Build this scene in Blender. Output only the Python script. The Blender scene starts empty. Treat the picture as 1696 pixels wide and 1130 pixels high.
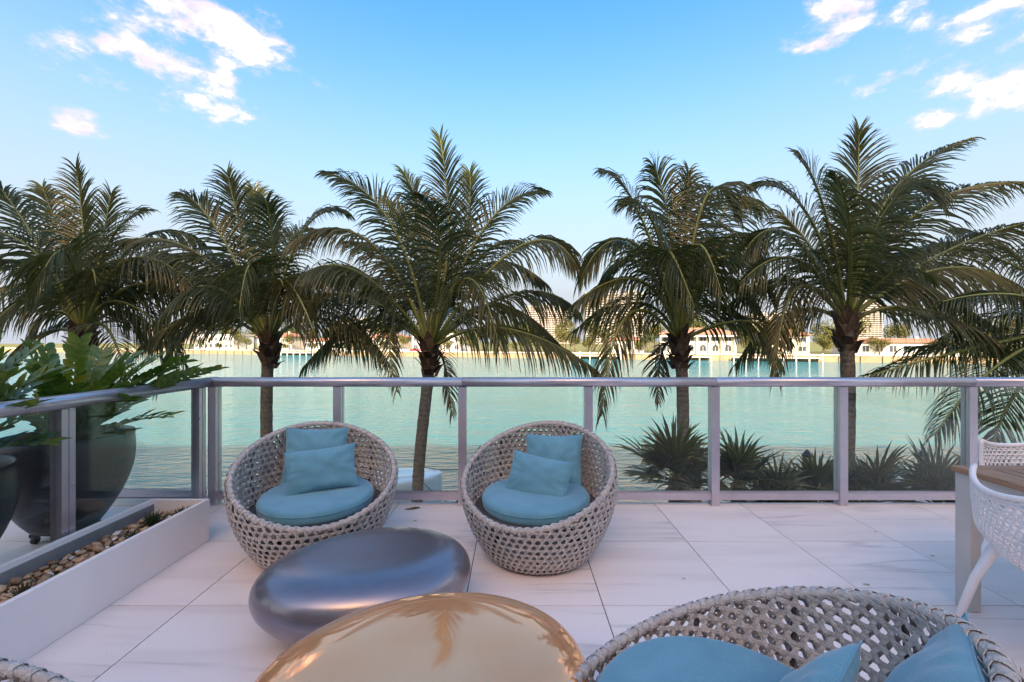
import bpy, math, random
from mathutils import Vector, Matrix, noise as mnoise
R = math.radians
PI = math.pi
random.seed(11)
scene = bpy.context.scene
col = scene.collection

# ------------------------------------------------------------------ camera, sky, sun, exposure
HC = 1.43                                   # eye height above the terrace floor
FPX, CPX, CPY = 719.0, 852.0, 565.0         # focal length / principal point in photo pixels
cam_d = bpy.data.cameras.new('camera')
cam = bpy.data.objects.new('camera', cam_d)
col.objects.link(cam)
cam.location = (0, 0, HC)
cam.rotation_euler = (R(90), 0, 0)
cam_d.sensor_width = 36
cam_d.lens = FPX / 1696 * 36
cam_d.shift_x = -4 / 1696
cam_d.clip_start = 0.03
cam_d.clip_end = 6000
scene.camera = cam
SUN_EL, SUN_AZ = 32.0, 184.0                # sun behind the camera, just hidden by the residence

world = bpy.data.worlds.new('World')
scene.world = world
world.use_nodes = True
def build_world():
    nt = world.node_tree
    N, L = nt.nodes, nt.links
    N.clear()
    out = N.new('ShaderNodeOutputWorld')
    bg = N.new('ShaderNodeBackground')
    bg.inputs['Strength'].default_value = 0.13
    L.new(bg.outputs[0], out.inputs[0])
    sky = N.new('ShaderNodeTexSky')
    sky.sky_type = 'NISHITA'
    sky.sun_disc = False
    sky.sun_elevation = R(SUN_EL)
    sky.sun_rotation = R(SUN_AZ)
    sky.air_density = 1.0
    sky.dust_density = 2.2
    sky.ozone_density = 1.6
    hs = N.new('ShaderNodeHueSaturation')
    hs.inputs['Saturation'].default_value = 1.7
    tint = N.new('ShaderNodeMix'); tint.data_type = 'RGBA'; tint.blend_type = 'MULTIPLY'
    tint.inputs['Factor'].default_value = 1.0; tint.inputs['B'].default_value = (.95, .82, .68, 1)
    L.new(sky.outputs[0], tint.inputs['A']); L.new(tint.outputs['Result'], hs.inputs['Color'])
    tc = N.new('ShaderNodeTexCoord')
    # cloud field: fractal noise on the view direction, gathered into clusters all round the sky
    mp = N.new('ShaderNodeMapping')
    mp.inputs['Scale'].default_value = (1, 1, 1.9)
    L.new(tc.outputs['Generated'], mp.inputs[0])
    n1 = N.new('ShaderNodeTexNoise')
    n1.inputs['Scale'].default_value = 9.0
    n1.inputs['Detail'].default_value = 9
    n1.inputs['Roughness'].default_value = 0.62
    L.new(mp.outputs[0], n1.inputs['Vector'])
    def m(op, a, b=None, clamp=False):
        n = N.new('ShaderNodeMath'); n.operation = op; n.use_clamp = clamp
        for i, v in enumerate((a, b)):
            if v is None: continue
            if isinstance(v, (int, float)): n.inputs[i].default_value = v
            else: L.new(v, n.inputs[i])
        return n.outputs[0]
    def ramp(v, a, b):
        n = N.new('ShaderNodeMapRange'); n.interpolation_type = 'SMOOTHSTEP'
        L.new(v, n.inputs['Value'])
        n.inputs['From Min'].default_value = a; n.inputs['From Max'].default_value = b
        return n.outputs['Result']
    clusters = [  # direction (x, y, z), radius of the cluster
        ((-0.76, 1, 0.70), 0.245), ((-0.98, 1, 0.50), 0.07), ((-0.95, 1, 0.66), 0.13),
        ((1.0, 1, 0.63), 0.17), ((1.20, 1, 0.60), 0.12), ((0.95, 1, 0.52), 0.07), ((0.72, 1, 0.74), 0.10),
        ((1.05, 1, 0.80), 0.14),]
    sz_ = N.new('ShaderNodeSeparateXYZ'); L.new(tc.outputs['Generated'], sz_.inputs[0]); tc_z = sz_.outputs['Z']
    msk = None
    for d, rad in clusters:
        v = Vector(d).normalized()
        sub = N.new('ShaderNodeVectorMath'); sub.operation = 'SUBTRACT'
        L.new(tc.outputs['Generated'], sub.inputs[0]); sub.inputs[1].default_value = v
        mul = N.new('ShaderNodeVectorMath'); mul.operation = 'MULTIPLY'
        L.new(sub.outputs[0], mul.inputs[0]); mul.inputs[1].default_value = (1, 1, 1.7)
        ln = N.new('ShaderNodeVectorMath'); ln.operation = 'LENGTH'
        L.new(mul.outputs[0], ln.inputs[0])
        q = ramp(ln.outputs['Value'], rad * 1.25, rad * 0.25)
        msk = q if msk is None else m('MAXIMUM', msk, q)
    # the same sparse broken cloud, at the cover seen in view, goes on over the rest of the sky
    nb = N.new('ShaderNodeTexNoise'); nb.inputs['Scale'].default_value = 2.1; nb.inputs['Detail'].default_value = 2
    L.new(tc.outputs['Generated'], nb.inputs['Vector'])
    dt_ = N.new('ShaderNodeVectorMath'); dt_.operation = 'DOT_PRODUCT'
    L.new(tc.outputs['Generated'], dt_.inputs[0]); dt_.inputs[1].default_value = Vector((0, .94, .34))
    away = ramp(dt_.outputs['Value'], .66, .52)
    over = m('MULTIPLY', m('MULTIPLY', ramp(nb.outputs['Fac'], .56, .68), away), ramp(m('ABSOLUTE', tc_z), .06, .25))
    msk = m('MAXIMUM', msk, over)
    dens = m('ADD', n1.outputs['Fac'], m('MULTIPLY', m('SUBTRACT', msk, 1.0), 0.30))
    cl = ramp(dens, 0.41, 0.62)
    # thin veil of high haze near the horizon
    sep = N.new('ShaderNodeSeparateXYZ'); L.new(tc.outputs['Generated'], sep.inputs[0])
    n3 = N.new('ShaderNodeTexNoise'); n3.inputs['Scale'].default_value = 3.0; n3.inputs['Detail'].default_value = 5
    mp3 = N.new('ShaderNodeMapping'); mp3.inputs['Scale'].default_value = (1, 1, 5)
    L.new(tc.outputs['Generated'], mp3.inputs[0]); L.new(mp3.outputs[0], n3.inputs['Vector'])
    veil = m('MULTIPLY', ramp(sep.outputs['Z'], 0.66, 0.06), m('ADD', m('MULTIPLY', ramp(n3.outputs['Fac'], 0.25, 0.75), 0.06), 0.94))
    n2 = N.new('ShaderNodeTexNoise'); n2.inputs['Scale'].default_value = 11; n2.inputs['Detail'].default_value = 4
    L.new(mp.outputs[0], n2.inputs['Vector'])
    cmix = N.new('ShaderNodeMix'); cmix.data_type = 'RGBA'
    L.new(m('MULTIPLY', ramp(n2.outputs['Fac'], 0.33, 0.62), ramp(dens, 0.46, 0.68)), cmix.inputs['Factor'])
    cmix.inputs['A'].default_value = (1.8, 1.5, 1.6, 1)
    cmix.inputs['B'].default_value = (5.6, 4.8, 4.6, 1)
    vm = N.new('ShaderNodeMix'); vm.data_type = 'RGBA'
    L.new(veil, vm.inputs['Factor']); L.new(hs.outputs[0], vm.inputs['A'])
    vm.inputs['B'].default_value = (1.06, 1.13, 1.27, 1)
    fm = N.new('ShaderNodeMix'); fm.data_type = 'RGBA'
    L.new(m('MULTIPLY', cl, 0.96), fm.inputs['Factor'])
    L.new(vm.outputs['Result'], fm.inputs['A']); L.new(cmix.outputs['Result'], fm.inputs['B'])
    L.new(fm.outputs['Result'], bg.inputs['Color'])
build_world()

sun_d = bpy.data.lights.new('sun', 'SUN')
sun_d.energy = 2.2
sun_d.angle = R(0.53)
sun_d.color = (1.0, 0.90, 0.76)
sun = bpy.data.objects.new('sun', sun_d)
col.objects.link(sun)
_az = R(SUN_AZ)
_sd = Vector((math.sin(_az) * math.cos(R(SUN_EL)), math.cos(_az) * math.cos(R(SUN_EL)), math.sin(R(SUN_EL))))
sun.rotation_euler = _sd.to_track_quat('Z', 'Y').to_euler()
sun.location = _sd * 60

vs = scene.view_settings
vs.view_transform = 'Standard'
vs.look = 'None'
vs.exposure = 2.28
vs.gamma = 1
vs.use_curve_mapping = False
scene.cycles.use_denoising = True
scene.cycles.max_bounces = 8
scene.cycles.transparent_max_bounces = 16
scene.cycles.caustics_reflective = False
scene.cycles.caustics_refractive = False

# ------------------------------------------------------------------ helpers
def P(px, py, Y):
    """point on the pixel's ray at depth Y"""
    return Vector(((px - CPX) / FPX * Y, Y, HC - (py - CPY) / FPX * Y))

class MB:
    def __init__(s): s.v = []; s.f = []; s.t = []
    def box(s, x0, x1, y0, y1, z0, z1, M=None):
        i = len(s.v)
        pts = [Vector(p) for p in ((x0,y0,z0),(x1,y0,z0),(x1,y1,z0),(x0,y1,z0),(x0,y0,z1),(x1,y0,z1),(x1,y1,z1),(x0,y1,z1))]
        if M is not None: pts = [M @ p for p in pts]
        s.v += pts
        s.f += [tuple(i+k for k in q) for q in ((0,3,2,1),(4,5,6,7),(0,1,5,4),(1,2,6,5),(2,3,7,6),(3,0,4,7))]
        return s
    def tube(s, pts, rad, n=8, closed=False, caps=True, squash=1.0):
        pts = [Vector(p) for p in pts]
        m = len(pts)
        if isinstance(rad, (int, float)): rad = [rad] * m
        i0 = len(s.v)
        ref = None
        for k, p in enumerate(pts):
            if closed: t = pts[(k+1) % m] - pts[k-1]
            else: t = pts[min(k+1, m-1)] - pts[max(k-1, 0)]
            t.normalize()
            if ref is None:
                ref = Vector((0,0,1)) if abs(t.z) < .9 else Vector((1,0,0))
            a = (ref - t * ref.dot(t)).normalized(); b = t.cross(a); ref = a
            for j in range(n):
                q = 2*PI*j/n
                s.v.append(p + a*(math.cos(q)*rad[k]) + b*(math.sin(q)*rad[k]*squash))
        for k in range(m if closed else m-1):
            for j in range(n):
                a0 = i0 + k*n; a1 = i0 + ((k+1) % m)*n
                s.f.append((a0+j, a0+(j+1)%n, a1+(j+1)%n, a1+j))
        if caps and not closed:
            s.f.append(tuple(i0+j for j in reversed(range(n))))
            s.f.append(tuple(i0+(m-1)*n+j for j in range(n)))
        return s
    def lathe(s, prof, n=32, c=(0,0,0), capb=True, capt=True):
        i0 = len(s.v); c = Vector(c)
        for r, z in prof:
            for j in range(n):
                q = 2*PI*j/n
                s.v.append(c + Vector((r*math.cos(q), r*math.sin(q), z)))
        for k in range(len(prof)-1):
            for j in range(n):
                a = i0+k*n; b = a+n
                s.f.append((a+j, a+(j+1)%n, b+(j+1)%n, b+j))
        if capb: s.f.append(tuple(i0+j for j in reversed(range(n))))
        if capt: s.f.append(tuple(i0+(len(prof)-1)*n+j for j in range(n)))
        return s
    def ribbon(s, pts, nrm, w, th, taper=None):
        """flat strip with thickness along pts; nrm = surface normals"""
        i0 = len(s.v); m = len(pts)
        for k in range(m):
            t = (pts[min(k+1,m-1)] - pts[max(k-1,0)])
            if t.length < 1e-9: t = Vector((1,0,0))
            t.normalize()
            b = t.cross(nrm[k]).normalized()
            ww = (w if taper is None else w*taper[k]) / 2
            s.v += [pts[k]+b*ww, pts[k]+nrm[k]*th+b*ww*.90, pts[k]+nrm[k]*th-b*ww*.90, pts[k]-b*ww]
        for k in range(m-1):
            a = i0+4*k; b = a+4
            for j in range(4):
                s.f.append((a+j, a+(j+1)%4, b+(j+1)%4, b+j))
        s.f.append((i0+3, i0+2, i0+1, i0)); e = i0+4*(m-1); s.f.append((e, e+1, e+2, e+3))
        return s
    def blade(s, pts, widths, wv):
        """thin leaf strip; wv = width vectors"""
        i0 = len(s.v)
        for p, w, b in zip(pts, widths, wv):
            s.v += [p + b*(w/2), p - b*(w/2)]
        for k in range(len(pts)-1):
            a = i0+2*k
            s.f.append((a, a+1, a+3, a+2))
        return s
    def leaflet(s, pts, widths, wv, nv, tint):
        """narrow leaf folded along its midrib; tint is kept per vertex"""
        i0 = len(s.v)
        for p, w, b, n in zip(pts, widths, wv, nv):
            s.v += [p + b*(w/2) + n*(w*.22), p, p - b*(w/2) + n*(w*.22)]
            s.t += [tint]*3
        for k in range(len(pts)-1):
            a = i0+3*k
            s.f += [(a, a+1, a+4, a+3), (a+1, a+2, a+5, a+4)]
        return s
    def mesh(s, name, mat, smooth=False):
        me = bpy.data.meshes.new(name)
        me.from_pydata([tuple(v) for v in s.v], [], s.f)
        if len(s.t) == len(s.v):
            me.attributes.new('tint', 'FLOAT', 'POINT').data.foreach_set('value', s.t)
        if mat: me.materials.append(mat)
        if smooth: me.polygons.foreach_set('use_smooth', [True]*len(me.polygons))
        me.update()
        return me
    def build(s, name, mat, parent=None, smooth=False, label=None, bevel=0):
        o = bpy.data.objects.new(name, s.mesh(name, mat, smooth))
        col.objects.link(o)
        if parent: o.parent = parent
        if label: o['label'] = label
        if bevel:
            b = o.modifiers.new('bevel', 'BEVEL'); b.width = bevel; b.segments = 2; b.limit_method = 'ANGLE'
        return o

def obj(name, me, parent=None, loc=None, rot=None, scale=None):
    o = bpy.data.objects.new(name, me); col.objects.link(o)
    if parent: o.parent = parent
    if loc is not None: o.location = loc
    if rot is not None: o.rotation_euler = rot
    if scale is not None: o.scale = scale
    return o
def empty(name, loc=(0,0,0), rz=0):
    o = bpy.data.objects.new(name, None); col.objects.link(o)
    o.location = loc; o.rotation_euler = (0,0,rz); o.empty_display_size = .1
    return o
def tag(o, label, cat, group=None, kind=None):
    if label: o['label'] = label
    if cat: o['category'] = cat
    if group: o['group'] = group
    if kind: o['kind'] = kind
    return o

# ------------------------------------------------------------------ materials
def nodes(name):
    m = bpy.data.materials.new(name); m.use_nodes = True
    nt = m.node_tree; nt.nodes.clear()
    o = nt.nodes.new('ShaderNodeOutputMaterial')
    p = nt.nodes.new('ShaderNodeBsdfPrincipled')
    nt.links.new(p.outputs[0], o.inputs[0])
    return m, nt, p, o
def sety(p, **k):
    for a, v in k.items(): p.inputs[a.replace('_', ' ')].default_value = v
def col4(c): return (c[0], c[1], c[2], 1)
def surf(name, c0, c1=None, rough=.6, metal=0., scale=8., bump=0., bscale=60., rvar=0., spec=.5, objvar=0., detail=5, stretch=(1,1,1), gen=False):
    """colour varied by noise, optional bump, optional per-object brightness"""
    m, nt, p, o = nodes(name)
    N, L = nt.nodes, nt.links
    tc = N.new('ShaderNodeTexCoord'); mp = N.new('ShaderNodeMapping')
    mp.inputs['Scale'].default_value = stretch
    L.new(tc.outputs['Object'], mp.inputs[0])
    oi = N.new('ShaderNodeObjectInfo')
    add = N.new('ShaderNodeVectorMath'); add.operation = 'ADD'
    mulr = N.new('ShaderNodeMath'); mulr.operation = 'MULTIPLY'; mulr.inputs[1].default_value = 37.0
    L.new(oi.outputs['Random'], mulr.inputs[0])
    L.new(mp.outputs[0], add.inputs[0]); L.new(mulr.outputs[0], add.inputs[1])
    n = N.new('ShaderNodeTexNoise'); n.inputs['Scale'].default_value = scale; n.inputs['Detail'].default_value = detail
    L.new(add.outputs[0], n.inputs['Vector'])
    r = N.new('ShaderNodeMapRange'); r.inputs['From Min'].default_value = .3; r.inputs['From Max'].default_value = .7
    L.new(n.outputs['Fac'], r.inputs['Value'])
    mx = N.new('ShaderNodeMix'); mx.data_type = 'RGBA'
    L.new(r.outputs[0], mx.inputs['Factor'])
    mx.inputs['A'].default_value = col4(c0); mx.inputs['B'].default_value = col4(c1 or c0)
    cout = mx.outputs['Result']
    if objvar:
        hv = N.new('ShaderNodeHueSaturation')
        q = N.new('ShaderNodeMapRange'); q.inputs['To Min'].default_value = 1-objvar; q.inputs['To Max'].default_value = 1+objvar
        L.new(oi.outputs['Random'], q.inputs['Value']); L.new(q.outputs[0], hv.inputs['Value'])
        L.new(cout, hv.inputs['Color']); cout = hv.outputs[0]
    L.new(cout, p.inputs['Base Color'])
    sety(p, Roughness=rough, Metallic=metal, Specular_IOR_Level=spec)
    if rvar:
        q = N.new('ShaderNodeMapRange'); q.inputs['To Min'].default_value = rough-rvar; q.inputs['To Max'].default_value = rough+rvar
        L.new(n.outputs['Fac'], q.inputs['Value']); L.new(q.outputs[0], p.inputs['Roughness'])
    if bump:
        b = N.new('ShaderNodeBump'); b.inputs['Strength'].default_value = bump; b.inputs['Distance'].default_value = .01
        nb = N.new('ShaderNodeTexNoise'); nb.inputs['Scale'].default_value = bscale; nb.inputs['Detail'].default_value = 4
        L.new(add.outputs[0], nb.inputs['Vector']); L.new(nb.outputs['Fac'], b.inputs['Height'])
        L.new(b.outputs[0], p.inputs['Normal'])
    return m

def tile_material():
    m, nt, p, o = nodes('marble_tile')
    N, L = nt.nodes, nt.links
    tc = N.new('ShaderNodeTexCoord'); oi = N.new('ShaderNodeObjectInfo')
    mul = N.new('ShaderNodeMath'); mul.operation = 'MULTIPLY'; mul.inputs[1].default_value = 53
    L.new(oi.outputs['Random'], mul.inputs[0])
    add = N.new('ShaderNodeVectorMath'); add.operation = 'ADD'
    L.new(tc.outputs['Object'], add.inputs[0]); L.new(mul.outputs[0], add.inputs[1])
    mp = N.new('ShaderNodeMapping'); mp.inputs['Rotation'].default_value = (0, 0, R(-38)); mp.inputs['Scale'].default_value = (.34, 3.6, 1)
    L.new(add.outputs[0], mp.inputs[0])
    def noise(s, d, dist, vec):
        n = N.new('ShaderNodeTexNoise'); n.inputs['Scale'].default_value = s; n.inputs['Detail'].default_value = d
        n.inputs['Distortion'].default_value = dist; L.new(vec, n.inputs['Vector']); return n.outputs['Fac']
    def ramp(v, a, b, t0=0., t1=1.):
        n = N.new('ShaderNodeMapRange'); n.interpolation_type = 'SMOOTHSTEP'; L.new(v, n.inputs['Value'])
        n.inputs['From Min'].default_value = a; n.inputs['From Max'].default_value = b
        n.inputs['To Min'].default_value = t0; n.inputs['To Max'].default_value = t1; return n.outputs[0]
    v1 = noise(1.3, 3, .25, mp.outputs[0])
    sub = N.new('ShaderNodeMath'); sub.operation = 'SUBTRACT'; L.new(v1, sub.inputs[0]); sub.inputs[1].default_value = .5
    ab = N.new('ShaderNodeMath'); ab.operation = 'ABSOLUTE'; L.new(sub.outputs[0], ab.inputs[0])
    vein = ramp(ab.outputs[0], .035, .0)
    soft = ramp(noise(2.0, 4, .3, mp.outputs[0]), .42, .70)
    gate = ramp(noise(1.1, 2, 0, add.outputs[0]), .45, .62)
    vg = N.new('ShaderNodeMath'); vg.operation = 'MULTIPLY'; L.new(vein, vg.inputs[0]); L.new(gate, vg.inputs[1])
    c = N.new('ShaderNodeMix'); c.data_type = 'RGBA'; L.new(soft, c.inputs['Factor'])
    c.inputs['A'].default_value = (.89, .755, .70, 1); c.inputs['B'].default_value = (.81, .675, .625, 1)
    c2 = N.new('ShaderNodeMix'); c2.data_type = 'RGBA'
    vs_ = N.new('ShaderNodeMath'); vs_.operation = 'MULTIPLY'; L.new(vg.outputs[0], vs_.inputs[0]); vs_.inputs[1].default_value = .42
    L.new(vs_.outputs[0], c2.inputs['Factor']); L.new(c.outputs['Result'], c2.inputs['A'])
    c2.inputs['B'].default_value = (.40, .345, .33, 1)
    spk = ramp(noise(95, 2, 0, add.outputs[0]), .735, .76)          # tiny dirt specks
    c3 = N.new('ShaderNodeMix'); c3.data_type = 'RGBA'; L.new(spk, c3.inputs['Factor'])
    L.new(c2.outputs['Result'], c3.inputs['A']); c3.inputs['B'].default_value = (.35, .27, .2, 1)
    hv = N.new('ShaderNodeHueSaturation'); q = N.new('ShaderNodeMapRange')
    q.inputs['To Min'].default_value = .95; q.inputs['To Max'].default_value = 1.03
    L.new(oi.outputs['Random'], q.inputs['Value']); L.new(q.outputs[0], hv.inputs['Value']); L.new(c3.outputs['Result'], hv.inputs['Color'])
    L.new(hv.outputs[0], p.inputs['Base Color'])
    L.new(ramp(noise(5, 4, 0, add.outputs[0]), .3, .7, .30, .48), p.inputs['Roughness'])
    return m

def glass_material():
    m, nt, p, o = nodes('rail_glass')
    N, L = nt.nodes, nt.links; N.remove(p)
    tr = N.new('ShaderNodeBsdfTransparent'); tr.inputs[0].default_value = (.93, .968, .952, 1)
    gl = N.new('ShaderNodeBsdfGlossy'); gl.inputs['Roughness'].default_value = .0; gl.inputs[0].default_value = (1, 1, 1, 1)
    lw_ = N.new('ShaderNodeLayerWeight'); lw_.inputs['Blend'].default_value = .5
    pw = N.new('ShaderNodeMath'); pw.operation = 'POWER'; L.new(lw_.outputs['Facing'], pw.inputs[0]); pw.inputs[1].default_value = 3.0
    fr = N.new('ShaderNodeMath'); fr.operation = 'MULTIPLY_ADD'; L.new(pw.outputs[0], fr.inputs[0]); fr.inputs[1].default_value = .94; fr.inputs[2].default_value = .018
    mx = N.new('ShaderNodeMixShader')
    L.new(fr.outputs[0], mx.inputs[0]); L.new(tr.outputs[0], mx.inputs[1]); L.new(gl.outputs[0], mx.inputs[2])
    L.new(mx.outputs[0], o.inputs[0])
    return m

def water_material():
    m, nt, p, o = nodes('creek_water')
    N, L = nt.nodes, nt.links
    tc = N.new('ShaderNodeTexCoord')
    def layer(scale, sx, sy, rot, detail):
        mp = N.new('ShaderNodeMapping'); mp.inputs['Scale'].default_value = (sx, sy, 1); mp.inputs['Rotation'].default_value = (0,0,R(rot))
        L.new(tc.outputs['Object'], mp.inputs[0])
        n = N.new('ShaderNodeTexNoise'); n.inputs['Scale'].default_value = scale; n.inputs['Detail'].default_value = detail
        n.inputs['Roughness'].default_value = .55
        L.new(mp.outputs[0], n.inputs['Vector']); return n.outputs['Fac']
    a = layer(1.9, .55, 1.4, 8, 6); b = layer(.30, .6, 1.3, -14, 2)
    s = N.new('ShaderNodeMath'); s.operation = 'MULTIPLY_ADD'; L.new(b, s.inputs[0]); s.inputs[1].default_value = .8; L.new(a, s.inputs[2])
    bp = N.new('ShaderNodeBump'); bp.inputs['Strength'].default_value = 1.0; bp.inputs['Distance'].default_value = .85
    wp = N.new('ShaderNodeMapRange'); wp.inputs['From Min'].default_value = .35; wp.inputs['From Max'].default_value = .65
    wp.inputs['To Min'].default_value = .45; wp.inputs['To Max'].default_value = 1.0
    L.new(layer(.06, .6, 1.6, 10, 3), wp.inputs['Value']); L.new(wp.outputs[0], bp.inputs['Strength'])       # wind patches
    L.new(s.outputs[0], bp.inputs['Height']); L.new(bp.outputs[0], p.inputs['Normal'])
    c = N.new('ShaderNodeMix'); c.data_type = 'RGBA'; L.new(layer(.03, 1, 1, 0, 3), c.inputs['Factor'])
    c.inputs['A'].default_value = (.02, .165, .20, 1); c.inputs['B'].default_value = (.04, .22, .25, 1)
    L.new(c.outputs['Result'], p.inputs['Base Color'])
    sety(p, Roughness=.06, IOR=1.33, Specular_IOR_Level=.5)
    return m

def leaf_material(name, c0, c1, c2, rough=.38, transl=.25, scale=3.0, tinted=False):
    """foliage: per-object and fine noise variation, a share of light passing through"""
    m, nt, p, o = nodes(name)
    N, L = nt.nodes, nt.links
    tc = N.new('ShaderNodeTexCoord'); oi = N.new('ShaderNodeObjectInfo')
    n = N.new('ShaderNodeTexNoise'); n.inputs['Scale'].default_value = scale; n.inputs['Detail'].default_value = 6; n.inputs['Roughness'].default_value = .7
    L.new(tc.outputs['Object'], n.inputs['Vector'])
    r = N.new('ShaderNodeMapRange'); r.inputs['From Min'].default_value = .3; r.inputs['From Max'].default_value = .7; L.new(n.outputs['Fac'], r.inputs['Value'])
    mx = N.new('ShaderNodeMix'); mx.data_type = 'RGBA'; L.new(r.outputs[0], mx.inputs['Factor'])
    mx.inputs['A'].default_value = col4(c0); mx.inputs['B'].default_value = col4(c1)
    m2 = N.new('ShaderNodeMix'); m2.data_type = 'RGBA'
    q = N.new('ShaderNodeMapRange'); q.inputs['From Min'].default_value = .45; q.inputs['From Max'].default_value = 1.0; q.inputs['To Max'].default_value = .75
    L.new(oi.outputs['Random'], q.inputs['Value']); L.new(q.outputs[0], m2.inputs['Factor'])
    L.new(mx.outputs['Result'], m2.inputs['A']); m2.inputs['B'].default_value = col4(c2)
    cout = m2.outputs['Result']
    if tinted:
        at = N.new('ShaderNodeAttribute'); at.attribute_name = 'tint'
        hv = N.new('ShaderNodeHueSaturation'); q2 = N.new('ShaderNodeMapRange')
        q2.inputs['To Min'].default_value = .6; q2.inputs['To Max'].default_value = 1.4
        L.new(at.outputs['Fac'], q2.inputs['Value']); L.new(q2.outputs[0], hv.inputs['Value'])
        q3 = N.new('ShaderNodeMapRange'); q3.inputs['To Min'].default_value = 1.1; q3.inputs['To Max'].default_value = .78
        L.new(at.outputs['Fac'], q3.inputs['Value']); L.new(q3.outputs[0], hv.inputs['Saturation'])
        L.new(cout, hv.inputs['Color']); cout = hv.outputs[0]
    L.new(cout, p.inputs['Base Color'])
    sety(p, Roughness=rough, Specular_IOR_Level=.6)
    t = N.new('ShaderNodeBsdfTranslucent'); L.new(cout, t.inputs[0])
    ms = N.new('ShaderNodeMixShader'); ms.inputs[0].default_value = transl
    L.new(p.outputs[0], ms.inputs[1]); L.new(t.outputs[0], ms.inputs[2]); L.new(ms.outputs[0], o.inputs[0])
    return m

def fabric_material():
    m, nt, p, o = nodes('teal_canvas')
    N, L = nt.nodes, nt.links
    tc = N.new('ShaderNodeTexCoord')
    n = N.new('ShaderNodeTexNoise'); n.inputs['Scale'].default_value = 260; n.inputs['Detail'].default_value = 2
    L.new(tc.outputs['Object'], n.inputs['Vector'])
    n2 = N.new('ShaderNodeTexNoise'); n2.inputs['Scale'].default_value = 7; n2.inputs['Detail'].default_value = 4
    L.new(tc.outputs['Object'], n2.inputs['Vector'])
    av = N.new('ShaderNodeMath'); av.operation = 'ADD'; L.new(n.outputs['Fac'], av.inputs[0]); L.new(n2.outputs['Fac'], av.inputs[1])
    r = N.new('ShaderNodeMapRange'); r.inputs['From Min'].default_value = .7; r.inputs['From Max'].default_value = 1.3; L.new(av.outputs[0], r.inputs['Value'])
    mx = N.new('ShaderNodeMix'); mx.data_type = 'RGBA'; L.new(r.outputs[0], mx.inputs['Factor'])
    mx.inputs['A'].default_value = (.095, .235, .305, 1); mx.inputs['B'].default_value = (.15, .33, .405, 1)
    L.new(mx.outputs['Result'], p.inputs['Base Color'])
    b = N.new('ShaderNodeBump'); b.inputs['Strength'].default_value = .25; b.inputs['Distance'].default_value = .002
    L.new(n.outputs['Fac'], b.inputs['Height']); L.new(b.outputs[0], p.inputs['Normal'])
    sety(p, Roughness=.85, Specular_IOR_Level=.25, Sheen_Weight=.35)
    return m

M = {}
M['tile'] = tile_material()
M['grout'] = surf('dark_grout', (.06,.05,.043), (.10,.085,.07), .9, scale=20)
M['slab'] = surf('slab_concrete', (.42,.40,.38), (.5,.48,.45), .8, scale=3)
M['kerb'] = surf('kerb_white', (.72,.69,.66), (.78,.75,.72), .6, scale=5)
M['rail'] = surf('anodised_aluminium', (.56,.505,.555), (.61,.555,.605), .30, metal=.75, scale=14, rvar=.06)
M['glass'] = glass_material()
M['planter'] = surf('planter_white', (.86,.765,.735), (.89,.80,.77), .5, scale=4, rvar=.08)
M['liner'] = surf('planter_liner', (.20,.19,.19), (.28,.26,.25), .5, scale=12)
M['pebble'] = surf('river_pebble', (.27,.14,.065), (.50,.34,.21), .5, scale=5, objvar=.5, bump=.3, bscale=40)
M['pebble_pale'] = surf('pale_pebble', (.62,.55,.47), (.74,.68,.60), .6, scale=6, objvar=.2, bump=.3, bscale=40)
M['gravel'] = surf('brown_gravel', (.12,.07,.04), (.34,.22,.13), .8, scale=45, bump=.8, bscale=50)
M['succulent'] = leaf_material('succulent_leaf', (.030,.055,.022), (.05,.08,.03), (.10,.045,.035), .5, .08)
M['pot'] = surf('charcoal_fibreglass', (.022,.021,.024), (.032,.031,.034), .42, scale=9, rvar=.08, bump=.12, bscale=80)
M['soil'] = surf('potting_soil', (.03,.02,.014), (.06,.042,.03), .95, scale=30, bump=.8, bscale=60)
M['rubber'] = surf('black_caster', (.012,.012,.013), (.02,.02,.02), .45, scale=20)
M['zz'] = leaf_material('glossy_plant_leaf', (.065,.130,.014), (.11,.185,.020), (.20,.22,.028), .30, .34, 9.0)
M['zz_stem'] = surf('plant_stem', (.10,.17,.03), (.16,.22,.05), .5, scale=12)
M['wicker'] = surf('grey_wicker', (.40,.34,.31), (.60,.52,.475), .55, scale=30, bump=.5, bscale=150, stretch=(1,1,1))
M['wicker_frame'] = surf('dark_chair_frame', (.06,.055,.052), (.09,.08,.075), .5, scale=15)
M['fabric'] = fabric_material()
M['steel'] = surf('brushed_gunmetal', (.25,.213,.235), (.33,.285,.31), .24, metal=.72, scale=2.4, rvar=.04, detail=6, stretch=(1,2.4,1))
M['gold'] = surf('polished_brass', (.96,.43,.19), (1.0,.49,.25), .05, metal=.53, scale=4, rvar=.04, detail=8, bump=.006, bscale=6)
M['teak'] = surf('teak_slat', (.20,.105,.055), (.34,.20,.115), .5, scale=6, objvar=.18, stretch=(14,1,14), bump=.2, bscale=60)
M['taupe'] = surf('taupe_metal', (.50,.455,.43), (.56,.51,.485), .45, metal=.2, scale=6)
M['resin'] = surf('white_resin', (.84,.75,.73), (.87,.78,.76), .42, scale=6)
M['palm_leaf'] = leaf_material('palm_leaflet', (.072,.090,.024), (.120,.135,.038), (.160,.150,.048), .25, .48, 4.0, True)
M['palm_gold'] = leaf_material('yellowing_palm_leaflet', (.130,.125,.032), (.190,.170,.050), (.215,.170,.060), .30, .5, 4.0, True)
M['palm_dry'] = leaf_material('dry_palm_leaflet', (.12,.075,.04), (.20,.13,.07), (.17,.11,.06), .6, .3, 4.0, True)
M['rachis'] = surf('palm_rachis', (.16,.19,.035), (.24,.23,.06), .45, scale=8, objvar=.25)
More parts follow.
